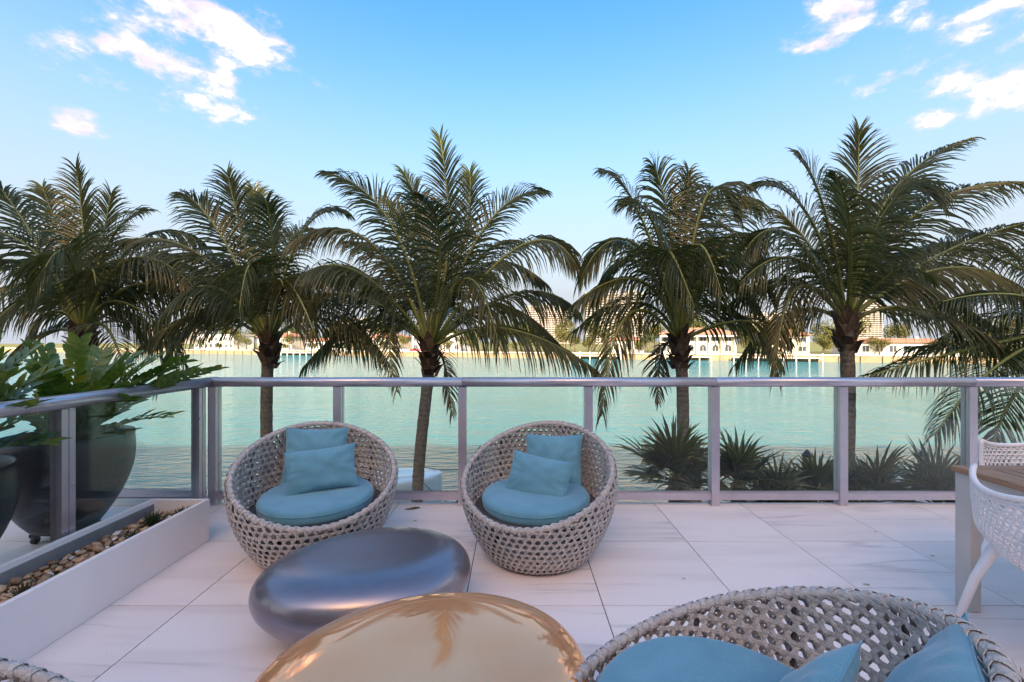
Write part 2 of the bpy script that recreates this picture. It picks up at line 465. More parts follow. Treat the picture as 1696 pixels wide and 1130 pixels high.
M['boot'] = surf('palm_leaf_base', (.060,.035,.020), (.17,.10,.06), .85, scale=9, objvar=.35, bump=.8, bscale=45)
M['fan'] = leaf_material('fan_palm_leaf', (.052,.072,.024), (.095,.115,.040), (.135,.125,.055), .38, .35, 5.0)
M['wood_pile'] = surf('weathered_piling', (.16,.13,.09), (.26,.21,.15), .9, scale=5, stretch=(1,1,.25), bump=.6, bscale=20)
M['pile_wrap'] = surf('black_pile_wrap', (.012,.012,.013), (.022,.022,.022), .5, scale=8)
M['dock'] = surf('dock_plank', (.36,.33,.30), (.46,.43,.39), .85, scale=5, objvar=.15)
M['boat'] = surf('white_gelcoat', (.78,.76,.74), (.82,.80,.78), .2, scale=2)
M['boat_floor'] = surf('boat_sole', (.62,.58,.54), (.68,.64,.60), .5, scale=4)
M['rope'] = surf('dock_rope', (.10,.09,.08), (.16,.14,.12), .9, scale=60)
M['water'] = water_material()
M['garden'] = surf('garden_mulch', (.035,.025,.018), (.07,.05,.03), .95, scale=2.5)
M['seawall'] = surf('seawall_concrete', (.42,.38,.33), (.52,.47,.41), .85, scale=.8)
M['land'] = surf('shore_lawn', (.14,.14,.03), (.20,.18,.05), .9, scale=.08)
M['dry_leaf'] = surf('dry_leaf', (.12,.06,.025), (.24,.14,.05), .7, scale=30, objvar=.3)
M['green_leaf'] = surf('fallen_green_leaf', (.25,.24,.03), (.34,.30,.05), .6, scale=30)
def trunk_material():
    m, nt, p, o = nodes('palm_trunk')
    N, L = nt.nodes, nt.links
    tc = N.new('ShaderNodeTexCoord')
    w = N.new('ShaderNodeTexWave'); w.wave_type = 'BANDS'; w.bands_direction = 'Z'
    w.inputs['Scale'].default_value = 3.2; w.inputs['Distortion'].default_value = 2.5; w.inputs['Detail'].default_value = 3; w.inputs['Detail Scale'].default_value = 3
    L.new(tc.outputs['Object'], w.inputs['Vector'])
    n = N.new('ShaderNodeTexNoise'); n.inputs['Scale'].default_value = 26; n.inputs['Detail'].default_value = 5; n.inputs['Roughness'].default_value = .7
    L.new(tc.outputs['Object'], n.inputs['Vector'])
    a = N.new('ShaderNodeMath'); a.operation = 'MULTIPLY'; L.new(w.outputs['Fac'], a.inputs[0]); a.inputs[1].default_value = .09
    b = N.new('ShaderNodeMath'); b.operation = 'ADD'; L.new(a.outputs[0], b.inputs[0]); L.new(n.outputs['Fac'], b.inputs[1])
    r = N.new('ShaderNodeMapRange'); r.inputs['From Min'].default_value = .35; r.inputs['From Max'].default_value = .85; L.new(b.outputs[0], r.inputs['Value'])
    mx = N.new('ShaderNodeMix'); mx.data_type = 'RGBA'; L.new(r.outputs[0], mx.inputs['Factor'])
    mx.inputs['A'].default_value = (.075, .060, .048, 1); mx.inputs['B'].default_value = (.30, .265, .225, 1)
    L.new(mx.outputs['Result'], p.inputs['Base Color'])
    bp = N.new('ShaderNodeBump'); bp.inputs['Strength'].default_value = .8; bp.inputs['Distance'].default_value = .02
    L.new(b.outputs[0], bp.inputs['Height']); L.new(bp.outputs[0], p.inputs['Normal'])
    sety(p, Roughness=.9, Specular_IOR_Level=.2)
    return m
M['trunk'] = trunk_material()

# ================================================================== SETTING
T = .75                                     # tile module
X0, Y0 = .48, 2.347                         # a joint crossing read off the floor
FX0, FX1, FY0, FY1 = X0 - 8*T, X0 + 10*T, Y0 - 6*T, 3.847
fl = tag(MB().box(FX0, FX1, FY0, FY1 + .012, -.32, -.008).build('terrace_floor', M['grout']), None, None, kind='structure')
tile_me = MB().box(-T/2 + .003, T/2 - .003, -T/2 + .003, T/2 - .003, -.02, 0).mesh('tile', M['tile'])
for i in range(18):
    for j in range(8):
        obj('tile', tile_me, fl, (FX0 + (i + .5)*T, FY0 + (j + .5)*T, 0))
tag(MB().box(FX0, FX1, FY0, FY1 - .05, -.62, -.325).build('terrace_slab', M['slab']), None, None, kind='structure')

tag(MB().box(FX0, FX1, -39.9, FY0 - .003, -.32, -.002).build('rear_terrace', M['slab']), None, None, kind='structure')
WZ = -4.4                                    # water level
tag(MB().box(-900, 900, 11.4, 2600, WZ - .5, WZ).build('water', M['water']), None, None, kind='structure')
tag(MB().box(-70, 70, -30, 11.0, WZ - .5, -3.05).build('garden_ground', M['garden']), None, None, kind='structure')
sw = tag(MB().box(-70, 70, 11.0, 11.4, WZ - .5, -2.98).build('seawall', M['seawall']), 'concrete seawall edging the garden below the terrace', 'wall')

# residence the terrace belongs to: it stands behind the viewer and shades the terrace and the palms
M['facade'] = surf('facade_render', (.74,.71,.67), (.80,.77,.73), .8, scale=1.5)
M['window_dark'] = surf('facade_glass', (.05,.06,.065), (.07,.08,.085), .06, scale=2)
M['frame_dark'] = surf('window_frame_metal', (.12,.115,.12), (.16,.15,.16), .4, metal=.5)
bl = empty('residence_building', (0, -40.0, -3.0))
tag(bl, 'pale residential tower with rows of narrow windows behind the terrace', 'building')
MB().box(-46, 46, -14, 0, 0, 38.8).build('wall', M['facade'], bl)
for k, z in enumerate([2.7 + 3.3*i for i in range(11)]):
    MB().box(-46, 46, .004, .5, z, z + .28).build('floor_band', M['kerb'], bl)
for lv, z in enumerate([3.02 + 3.3*i for i in range(10)]):
    for i in range(-14, 15, 2):
        w_ = MB().box(i*3.1 - .62, i*3.1 + .62, .004, .05, z, z + 2.65).build('window', M['window_dark'], bl)
        MB().box(i*3.1 - .70, i*3.1 - .62, .004, .09, z, z + 2.65).build('frame', M['frame_dark'], w_)

# ------------------------------------------------------------------ front railing
PW, PD, RY = .068, .08, 3.80
def make_post(parent, x, y, along):
    """two-piece extruded post with a groove; along = axis of the railing"""
    m = MB()
    a, b = PW/2, PD/2
    if along == 'x':
        m.box(x-a, x+a, y-b, y-.004, 0, 1.032); m.box(x-a, x+a, y+.004, y+b, 0, 1.032); m.box(x-a+.006, x+a-.006, y-.004, y+.004, 0, 1.032)
    else:
        m.box(x-a, x+a, y-b, y-.004, 0, 1.032); m.box(x-a, x+a, y+.004, y+b, 0, 1.032); m.box(x-a+.006, x+a-.006, y-.004, y+.004, 0, 1.032)
    o = m.build('post', M['rail'], parent)
    return o
def rail_profile():
    pr = []
    for k in range(20):                      # rounded cap rail section (half width .062, height .078)
        q = 2*PI*k/20
        c, s_ = math.cos(q), math.sin(q)
        pr.append((math.copysign(abs(c)**.62, c)*.062, math.copysign(abs(s_)**.72, s_)*.040))
    return pr
RP = rail_profile()
def make_rail(parent, p0, p1, name='top_rail'):
    m = MB(); p0, p1 = Vector(p0), Vector(p1)
    t = (p1-p0).normalized(); side = t.cross(Vector((0,0,1)))
    for p in (p0, p1):
        for u, w in RP: m.v.append(p + side*u + Vector((0,0,w)))
    n = len(RP)
    for j in range(n): m.f.append((j, (j+1) % n, n+(j+1) % n, n+j))
    m.f.append(tuple(reversed(range(n)))); m.f.append(tuple(range(n, 2*n)))
    o = m.build(name, M['rail'], parent, smooth=False)
    for pl in o.data.polygons: pl.use_smooth = len(pl.vertices) == 4
    return o
fr = empty('balcony_railing', (0, 0, 0))
tag(fr, 'long glass balcony railing with grey metal posts facing the water', 'railing')
posts = [-2.623, -1.538, -.453, .645, 1.745, 2.857, 3.98, 5.09, 6.2, 7.3]
for x in posts: make_post(fr, x, RY, 'x')
joints = [-2.70, -.453, 1.745, 3.98, 6.2, 7.4]
for a, b in zip(joints, joints[1:]): make_rail(fr, (a + .0012, RY, 1.072), (b - .0012, RY, 1.072))
for a, b in zip(posts, posts[1:]):
    m = MB().box(a + PW/2, b - PW/2, RY - .028, RY + .03, .048, .106)
    m.box(a + PW/2, b - PW/2, RY - .014, RY - .007, .106, .116); m.box(a + PW/2, b - PW/2, RY + .007, RY + .014, .106, .116)
    m.build('bottom_rail', M['rail'], fr)
    MB().box(a + PW/2 + .004, b - PW/2 - .004, RY - .006, RY + .006, .107, 1.030).build('glass_panel', M['glass'], fr)

# ------------------------------------------------------------------ side railing
LX = -2.662
lr = empty('side_railing', (0, 0, 0))
tag(lr, 'short glass railing with grey metal posts running beside the long planter box', 'railing')
lposts = [3.66, 2.56, 1.45, .34, -.77, -1.88]
for y in lposts: make_post(lr, LX, y, 'y')
make_rail(lr, (LX, 3.86, 1.072), (LX, .9, 1.072)); make_rail(lr, (LX, .8976, 1.072), (LX, -2.0, 1.072))
for a, b in zip(lposts, lposts[1:]):
    m = MB().box(LX - .028, LX + .03, b + PD/2, a - PD/2, .048, .106)
    m.box(LX - .014, LX - .007, b + PD/2, a - PD/2, .106, .116); m.box(LX + .007, LX + .014, b + PD/2, a - PD/2, .106, .116)
    m.build('bottom_rail', M['rail'], lr)
    MB().box(LX - .006, LX + .006, b + PD/2 + .004, a - PD/2 - .004, .107, 1.030).build('glass_panel', M['glass'], lr)
# low edge of the outer ledge beyond the side railing
kb = tag(MB().box(-5.4, -2.72, 3.76, 3.86, .0005, .058).build('ledge_kerb', M['kerb'], bevel=.006), 'low white kerb closing the ledge behind the dark pots', 'kerb')
lw = empty('low_rail', (0, 0, 0))
tag(lw, 'low dark metal rail on the white kerb behind the dark pots', 'rail')
MB().box(-5.4, -2.72, 3.785, 3.84, .068, .128).build('rail_bar', M['rail'], lw)
for x in (-5.2, -4.4, -3.6, -2.8): MB().box(x - .02, x + .02, 3.79, 3.835, .0585, .0675).build('foot', M['rail'], lw)

# ------------------------------------------------------------------ planter box, pebbles, succulents
PX0, PX1, PY0, PY1, PZ = -2.60, -2.185, .55, 3.115, .30
pb = empty('planter_box', (PX1, PY1, 0))
tag(pb, 'long low white planter box filled with pebbles along the side railing', 'planter')
def local(o, root): o.parent = root; o.location = o.location - root.location; return o
w = .028
local(MB().box(PX1 - w, PX1, PY0, PY1, .001, PZ).build('side_panel', M['planter'], bevel=.003), pb)
local(MB().box(PX0, PX0 + w, PY0, PY1, .001, PZ).build('side_panel', M['planter'], bevel=.003), pb)
local(MB().box(PX0 + w + .0005, PX1 - w - .0005, PY1 - w, PY1 - .0005, .001, PZ - .001).build('end_panel', M['planter']), pb)
local(MB().box(PX0 + w + .0005, PX1 - w - .0005, PY0 + .0005, PY0 + w, .001, PZ - .001).build('end_panel', M['planter']), pb)
local(MB().box(PX0 + w + .001, PX0 + w + .012, PY0 + w + .001, PY1 - w - .001, .02, PZ - .03).build('liner', M['liner']), pb)
local(MB().box(PX0 + w + .013, PX1 - w - .001, PY0 + w + .001, PY1 - w - .001, .01, .20).build('soil_fill', M['soil']), pb)
def gravel_bed():
    m = MB(); rg = random.Random(5)
    for _ in range(2600):
        x = rg.uniform(PX0 + w + .02, PX1 - w - .008); y = rg.uniform(PY0 + w + .01, PY1 - w - .01)
        s = rg.uniform(.006, .013); z = .20 + rg.uniform(.0, .012)
        i = len(m.v)
        for d in ((1,0,0),(0,1,0),(-1,0,0),(0,-1,0),(0,0,.7),(0,0,-.7)):
            m.v.append(Vector((x + d[0]*s*rg.uniform(.7,1.3), y + d[1]*s*rg.uniform(.7,1.3), z + d[2]*s)))
        for a, b in ((0,1),(1,2),(2,3),(3,0)): m.f += [(i+a, i+b, i+4), (i+b, i+a, i+5)]
    o = m.build('gravel', M['gravel']); tag(o, 'fine brown gravel filling the white planter box', 'gravel', kind='stuff')
gravel_bed()
def stone_mesh(seed, mat, flat):
    m = MB(); n, k = 12, 8
    rg = random.Random(seed); off = Vector((rg.uniform(0,50), rg.uniform(0,50), 0))
    prof = []
    for a in range(k + 1):
        q = -PI/2 + PI*a/k
        for b in range(n):
            p = Vector((math.cos(q)*math.cos(2*PI*b/n), .72*math.cos(q)*math.sin(2*PI*b/n), flat*math.sin(q)))
            m.v.append(p*(1 + .28*mnoise.noise(p*1.3 + off)))
    for a in range(k):
        for b in range(n): m.f.append((a*n+b, a*n+(b+1) % n, (a+1)*n+(b+1) % n, (a+1)*n+b))
    return m.mesh('pebble', mat, True)
stones = [stone_mesh(i, M['pebble_pale' if i % 6 == 0 else 'pebble'], .45 + .1*(i % 3)) for i in range(6)]
rg = random.Random(21)
SUCC = [(-2.315, 2.05), (-2.335, 2.66), (-2.40, 2.88), (-2.30, 2.99)]
placed = []
tries = 0
while len(placed) < 230 and tries < 12000:
    tries += 1
    x = rg.uniform(PX0 + .085, PX1 - .055); y = rg.uniform(1.35, PY1 - .06)
    s = rg.choice((.015, .018, .021, .025, .030, .036)) if rg.random() < .93 else .052
    if any((x-sx)**2 + (y-sy)**2 < .055**2 for sx, sy in SUCC): continue
    if any((x-a)**2 + (y-b)**2 < (.80*(s+c))**2 for a, b, c in placed): continue
    placed.append((x, y, s))
    o = obj('pebble', stones[rg.randrange(6)], None, (x, y, .212 + s*.42), (rg.uniform(-.25,.25), rg.uniform(-.25,.25), rg.uniform(0, 6.28)), (s, s, s))
    pale = o.data.materials[0] is M['pebble_pale']
    lab = ('pale ' if pale else 'brown ') + ('fist sized river stone among smaller pebbles' if s > .05 else 'medium river pebble lying' if s > .022 else 'tiny river pebble lying') + ' in the white planter box'
    tag(o, lab, 'pebble', lab.split(' lying')[0].split(' among')[0] + 's in the planter')
def succulent(x, y, n, h, label, seed):
    m = MB(); rg = random.Random(seed)
    for i in range(n):
        az = 2.4*i + rg.uniform(-.3, .3); el = R(18 + 62*(1 - i/n)) if i > 4 else R(80)
        el = R(20) + R(60)*(i/n)
        d = Vector((math.cos(az)*math.cos(el), math.sin(az)*math.cos(el), math.sin(el)))
        b = d.cross(Vector((0,0,1))).normalized(); L_ = h*rg.uniform(.75, 1.1)
        up = b.cross(d)
        pts = [d*(L_*t) + up*(.12*L_*t*t) for t in (0, .35, .7, 1)]
        nr = [up]*4
        m.ribbon(pts, nr, .013, .003, [.8, 1, .7, .06])
    o = m.build('spiky_succulent', M['succulent']); o.location = (x, y, .205)
    return tag(o, label, 'succulent')
succulent(*SUCC[0], 34, .085, 'dark green spiky succulent beside the biggest planter stones', 1)
succulent(*SUCC[1], 24, .065, 'small reddish spiky succulent half hidden by the planter wall', 2)
succulent(*SUCC[2], 36, .095, 'bushy dark spiky succulent by the inner corner of the planter box', 3)
succulent(*SUCC[3], 30, .085, 'spiky succulent leaning on the end panel of the planter box', 4)

# ------------------------------------------------------------------ dark pots with glossy plants
def pot(x, y, r, h, label):
    root = empty('plant_pot', (x, y, 0)); tag(root, label, 'pot', 'charcoal pots on casters')
    prof = []
    for k in range(15):
        t = k/14
        prof.append((r*(.46 + .54*(math.sin(min(1, t*1.22 + .02)*PI/2))**.85) - (0.012*r if t > .9 else 0), .095 + (h - .095)*t))
    prof += [(r*.955, h + .004), (r*.93, h - .002), (r*.91, h - .09)]
    MB().lathe(prof, 48, capt=False).build('pot_body', M['pot'], root, True)
    MB().lathe([(r*.908, h - .085), (r*.5, h - .075), (.01, h - .07)], 32, capb=False).build('soil', M['soil'], root, True)
    MB().lathe([(r*.40, .072), (r*.44, .078), (r*.44, .094)], 32).build('dolly', M['rubber'], root)
    for k in range(4):
        q = PI/4 + k*PI/2
        cx, cy = math.cos(q)*r*.40, math.sin(q)*r*.40
        c = MB().box(cx - .022, cx + .022, cy - .022, cy + .022, .048, .0715).build('caster', M['rubber'], root)
        wh = MB(); wh.tube([(cx - .012, cy, .0265), (cx + .012, cy, .0265)], .026, 14); wh.build('wheel', M['rubber'], c, True)
    return root
pot(-3.27, 3.17, .385, .745, 'charcoal bullet shaped pot on casters close to the corner of the side railing')
pot(-3.16, 2.22, .42, .74, 'charcoal bullet shaped pot farther from the railing corner, beside the pebble planter')
def leaf_me(mat):
    m = MB(); L_, W_ = 1.0, .46
    ts = (0, .18, .42, .68, .88, 1.0); ws = (.10, .66, 1.0, .88, .48, .02)
    for t, w_ in zip(ts, ws):
        z = -.10*t*t
        m.v += [Vector((-W_/2*w_, t, z + .07*w_)), Vector((0, t, z)), Vector((W_/2*w_, t, z + .07*w_))]
    for k in range(5):
        a = 3*k; m.f += [(a, a+1, a+4, a+3), (a+1, a+2, a+5, a+4)]
    return m.mesh('leaf', mat, True)
LEAF = leaf_me(M['zz'])
def glossy_plant(x, y, z, stems, label, seed):
    root = empty('glossy_plant', (x, y, z)); tag(root, label, 'plant')
    rg = random.Random(seed)
    for az, el, L_, droop in stems:
        az, el, L_ = R(az), R(el + 5), L_*1.28
        pts = []; p = Vector((math.cos(az)*.07*rg.uniform(.3,1.6), math.sin(az)*.07*rg.uniform(.3,1.6), 0)); n = 12
        for k in range(n + 1):
            pts.append(p.copy())
            e = el - droop*(k/n)**1.4
            p = p + Vector((math.cos(az)*math.cos(e), math.sin(az)*math.cos(e), math.sin(e)))*(L_/n)
        st = MB().tube(pts, [.010 - .0068*k/n for k in range(n+1)], 6).build('stem', M['zz_stem'], root, True)
        cnt = max(6, int(L_/.058)); roll = rg.uniform(-.5, .5)
        for i in range(cnt):
            for sd in (-1, 1):
                t = .20 + .80*(i + (.25 if sd > 0 else 0))/cnt
                f = min(t, .999)*n; k = int(f); q = pts[k].lerp(pts[k+1], f - k)
                tg = (pts[k+1] - pts[k]).normalized()
                s0 = tg.cross(Vector((0,0,1)));
                if s0.length < .05: s0 = Vector((1,0,0))
                s0.normalize(); nn = s0.cross(tg)
                s0 = s0*math.cos(roll) + nn*math.sin(roll); nn = s0.cross(tg)
                d = (s0*sd*.85 + tg*(.45 + .5*t) + nn*rg.uniform(.12,.5)).normalized()
                zz = (nn - d*nn.dot(d)).normalized(); xx = d.cross(zz)
                ll = rg.uniform(.10, .132)*(1.05 - .25*abs(t - .55))
                mt = Matrix((xx, d, zz)).transposed().to_4x4()
                o = bpy.data.objects.new('leaf', LEAF); col.objects.link(o); o.parent = st
                o.matrix_basis = Matrix.Translation(q) @ mt @ Matrix.Diagonal((ll*1.06, ll, ll, 1))
    return root
st1 = [(8, 40, .80, .55), (2, 33, .95, .50), (16, 52, .72, .7), (-6, 24, .62, .6), (-20, 14, .50, .35), (35, 60, .66, .6), (70, 66, .58, .5), (110, 66, .62, .5), (150, 58, .64, .7), (185, 52, .66, .7),
       (220, 50, .6, .7), (255, 52, .58, .8), (285, 48, .55, .9), (315, 42, .55, .8), (95, 84, .62, .25), (340, 34, .64, .55), (200, 76, .6, .3), (12, 62, .62, .7), (-12, 50, .6, .8), (50, 72, .55, .5), (5, 70, .5, .6), (28, 44, .7, .6), (160, 72, .6, .4), (-40, 58, .5, .8), (300, 66, .55, .7), (230, 62, .6, .6)]
glossy_plant(-3.27, 3.17, .672, st1, 'glossy green arching plant reaching over the railing corner from its dark pot', 3)
st2 = [(40, 58, .62, .6), (75, 62, .66, .5), (100, 68, .6, .4), (130, 60, .6, .6), (10, 50, .55, .8), (-25, 45, .5, 1.1), (-60, 42, .5, 1.0), (-95, 48, .52, .9), (170, 55, .6, .7), (55, 78, .62, .3),
       (85, 46, .7, .6), (20, 32, .5, .9), (60, 40, .66, .7), (-10, 66, .55, .6), (30, 70, .6, .5), (110, 50, .62, .6), (-40, 60, .5, .8), (70, 72, .66, .4), (15, 62, .6, .7), (145, 74, .55, .4)]
glossy_plant(-3.16, 2.22, .668, st2, 'glossy green plant in the dark pot beside the pebble planter', 8)

# ------------------------------------------------------------------ woven tub chairs
EGG = [(.325,.012),(.365,.04),(.405,.10),(.448,.18),(.482,.26),(.507,.34),(.523,.42),(.530,.50),(.526,.58),(.514,.66),(.494,.74),(.470,.82),(.455,.86)]
ZF, ZB = .345, .80                             # rim height at the front and at the back
def zrim(th): return ZF + (ZB - ZF)*((1 - math.cos(th))/2)**.95
def egg_r(z):
    for (r0, z0), (r1, z1) in zip(EGG, EGG[1:]):
        if z <= z1: return r0 + (r1-r0)*max(0, (z-z0)/(z1-z0))
    return EGG[-1][0]
def meridian():
    s, out = 0, []; zs = [.012 + i*.004 for i in range(213)]
    for i, z in enumerate(zs):
        r = egg_r(z)
        if i: s += math.hypot(r - out[-1][1], z - out[-1][2])
        out.append((s, r, z))
    return out
MER = meridian()
def mer_at(s):
    lo, hi = 0, len(MER)-1
    if s <= 0: return MER[0][1:]
    if s >= MER[-1][0]: return MER[-1][1:]
    while hi - lo > 1:
        mid = (lo+hi)//2
        if MER[mid][0] < s: lo = mid
        else: hi = mid
    a, b = MER[lo], MER[hi]; t = (s-a[0])/(b[0]-a[0])
    return a[1]+(b[1]-a[1])*t, a[2]+(b[2]-a[2])*t
NW = 62; LW = 2*PI/NW                            # strands per family; angular pitch
RREF = .475; LP = LW*RREF                        # pitch in metres
def weave(inset, zlow, width):
    """list of strands (kagome weave) as MB, clipped at the tilted rim"""
    strands = []
    def pt(th, s, off):
        r, z = mer_at(s)
        r2, z2 = mer_at(s + .01); r1, z1 = mer_at(s - .01)
        tz, tr = z2 - z1, r2 - r1; l = math.hypot(tz, tr) or 1
        n = Vector((math.cos(th)*tz/l, math.sin(th)*tz/l, -tr/l))
        if inset: n = -n
        rr = r - inset
        p = Vector((rr*math.cos(th), rr*math.sin(th), z)) + n*off
        return p, n, z
    def emit(samples):
        run = []
        for th, s, off in samples:
            p, n, z = pt(th, s, off)
            if z < zrim(th) - .014 and z > zlow: run.append((p, n))
            else:
                if len(run) > 2: strands.append(MB().ribbon([a for a, _ in run], [b for _, b in run], width, .0020))
                run = []
        if len(run) > 2: strands.append(MB().ribbon([a for a, _ in run], [b for _, b in run], width, .0020))
    smax = MER[-1][0]; hs = LP*math.sqrt(3)/2
    k = 0
    while k*hs < smax:
        s = k*hs + .004
        r_, z_ = mer_at(s)
        if z_ > zlow - .001 and z_ < ZB:
            n = 200
            st = -PI if z_ < ZF else 0          # start inside the gap so that clipped bands stay in one run
            emit([(st + 2*PI*i/n + (0 if st == 0 else 0), s, .0025*math.sin(2*PI*(i/n)*NW)) for i in range(n + 1)])
        k += 1
    for j in range(NW):
        for sg in (1, -1):
            n = 66
            emit([((j + (.5 if sg < 0 else 0))*LW + sg*(smax*i/n)/math.sqrt(3)/RREF, smax*i/n,
                   sg*.0012 + .003*math.cos(2*PI*(smax*i/n)/hs/2*2 + (0 if sg > 0 else PI))) for i in range(n + 1)])
    return strands
OUTER = weave(0, .0, .0138)
INNER = weave(.052, .27, .0138)
def join(strands):
    m = MB()
    for s in strands:
        i = len(m.v); m.v += s.v; m.f += [tuple(i+k for k in f) for f in s.f]
    return m
def rim_pts(n=120, dr=.026, dz=0):
    out = []
    for i in range(n):
        th = 2*PI*i/n; z = zrim(th); r = egg_r(z) - dr
        out.append(Vector((r*math.cos(th), r*math.sin(th), z - .012 + dz)))
    return out
def rim_wraps():
    """the weave's own strands carried over the rim, crossing each other"""
    m = MB(); n = NW*4; rp = rim_pts(n, .025)
    for i in range(0, n, 4):
        c = rp[i]; t = (rp[(i+1) % n] - rp[i-1]).normalized()
        out = Vector((c.x, c.y, 0)).normalized(); up = out.cross(t).normalized()
        if up.z < 0: up = -up
        for sg in (1, -1):
            pts, nr = [], []
            for k in range(11):
                q = R(-48) + R(276)*k/10
                d = out*math.cos(q) + up*math.sin(q)
                pts.append(c + d*(.0185 + (.0016 if sg > 0 else 0)) + t*(sg*.042*(k/10 - .5) + (.013 if sg < 0 else 0))); nr.append(d)
            m.ribbon(pts, nr, .0140, .0020)
    return m
ME = {
    'outer': join(OUTER).mesh('outer_weave', M['wicker']),
    'inner': join(INNER).mesh('inner_weave', M['wicker']),
    'rim': MB().tube(rim_pts(dr=.025), .0165, 10, closed=True).mesh('rim', M['wicker'], True),
    'wraps': rim_wraps().mesh('rim_binding', M['wicker']),
    'base': MB().tube([(.318*math.cos(2*PI*i/48), .318*math.sin(2*PI*i/48), .0135) for i in range(48)], .0125, 8, closed=True).mesh('base_ring', M['wicker_frame'], True),
    'seat': MB().lathe([(.425, .300), (.432, .312), (.425, .324), (.01, .325)], 40).mesh('seat_base', M['wicker_frame'], True),
}
ST_O = [s.mesh('strand', M['wicker']) for s in OUTER]
ST_I = [s.mesh('strand', M['wicker']) for s in INNER]
RIBS = []
for k in range(10):
    th = 2*PI*(k + .5)/10; zt = zrim(th) - .02
    pts = []
    for i in range(9):
        z = .015 + (zt - .015)*i/8; r = egg_r(z) - .026
        pts.append((r*math.cos(th), r*math.sin(th), z))
    RIBS.append(MB().tube(pts, .009, 6).mesh('frame_rib', M['wicker_frame'], True))
def tub_chair(x, y, face, label, split):
    """face = direction the open front looks at, degrees from +X"""
    root = empty('wicker_tub_chair', (x, y, 0), R(face)); tag(root, label, 'chair', 'woven tub chairs around the pebble tables')
    if split:
        for me in ST_O[:150]: obj('strand', me, root)
        rest = join(OUTER[150:]).build('weave', M['wicker'], root); rest['kind'] = 'stuff'
        for me in ST_I[:140]: obj('inner_strand', me, root)
        rest = join(INNER[140:]).build('inner_weave', M['wicker'], root); rest['kind'] = 'stuff'
    else:
        for nm, k in (('weave', 'outer'), ('inner_weave', 'inner')): obj(nm, ME[k], root)['kind'] = 'stuff'
    r_ = obj('rim', ME['rim'], root); obj('rim_binding', ME['wraps'], r_)
    obj('base_ring', ME['base'], root); obj('seat_base', ME['seat'], root)
    for me in RIBS: obj('frame_rib', me, root)
    return root
CH = {'A': (-1.345, 2.965, -62), 'B': (.160, 2.965, -112), 'C': (.60, 1.13, 135), 'D': (-1.40, .80, 42)}
tub_chair(*CH['A'], 'grey wicker tub chair behind the gunmetal pebble table', False)
tub_chair(*CH['B'], 'grey wicker tub chair by the glass railing, nearest the fan palms', False)
tub_chair(*CH['C'], 'grey wicker tub chair beside the gold pebble table, back towards the dining table', True)
tub_chair(*CH['D'], 'grey wicker tub chair beside the white planter box', False)

# seat cushions
def cushion_me():
    prof = []
    for k in range(17):
        q = -PI/2 + PI*k/16
        prof.append((.318 + .040*abs(math.cos(q))**.7, .045*math.copysign(abs(math.sin(q))**.8, math.sin(q))))
    prof = [(.01, -.046)] + prof + [(.20, .0500), (.10, .0522), (.01, .053)]
    return MB().lathe(prof, 64).mesh('seat_cushion', M['fabric'], True)
CUSH = cushion_me()
PIPE = MB().tube([(.3585*math.cos(2*PI*i/72), .3585*math.sin(2*PI*i/72), .016) for i in range(72)], .0032, 6, closed=True).mesh('piping', M['fabric'], True)
for k, lab in (('A', 'round teal seat cushion in the wicker chair behind the gunmetal table'), ('B', 'round teal seat cushion in the wicker chair nearest the fan palms'),
               ('C', 'round teal seat cushion in the wicker chair beside the gold table'), ('D', 'round teal seat cushion in the wicker chair beside the white planter')):
    x, y, f = CH[k]
    o = obj('seat_cushion', CUSH, None, (x + .045*math.cos(R(f)), y + .045*math.sin(R(f)), .374), (0, R(1.5), R(f)))
    tag(o, lab, 'cushion', 'round seat cushions'); obj('piping', PIPE, o)

def pillow_me(w_, h_, th, seed):
    n = 28; m = MB(); rg = random.Random(seed); off = Vector((rg.uniform(0, 90), rg.uniform(0, 90), 0))
    for side in (1, -1):
        base = len(m.v)
        for j in range(n + 1):
            for i in range(n + 1):
                u, v = -1 + 2*i/n, -1 + 2*j/n
                x = w_/2*u*(1 - .075*(1 - v*v)*abs(u)**3); y = h_/2*v*(1 - .075*(1 - u*u)*abs(v)**3)
                e = max(0, (1 - u*u))**.52*max(0, (1 - v*v))**.52
                ed = max(abs(u), abs(v))
                ang = math.atan2(v, u)
                wr = .016*mnoise.noise(Vector((u*2.3, v*2.3, 3*side)) + off) + (.026*max(0, ed - .30)*mnoise.noise(Vector((math.cos(ang)*5.5, math.sin(ang)*5.5, ed*1.2)) + off*1.7))
                z = side*(th/2*e) + wr*(e**.4) * (1 if ed < 1 else 0)
                m.v.append(Vector((x, y, z)))
        for j in range(n):
            for i in range(n):
                a = base + j*(n+1) + i
                q = (a, a+1, a+n+2, a+n+1)
                m.f.append(q if side > 0 else tuple(reversed(q)))
    return m
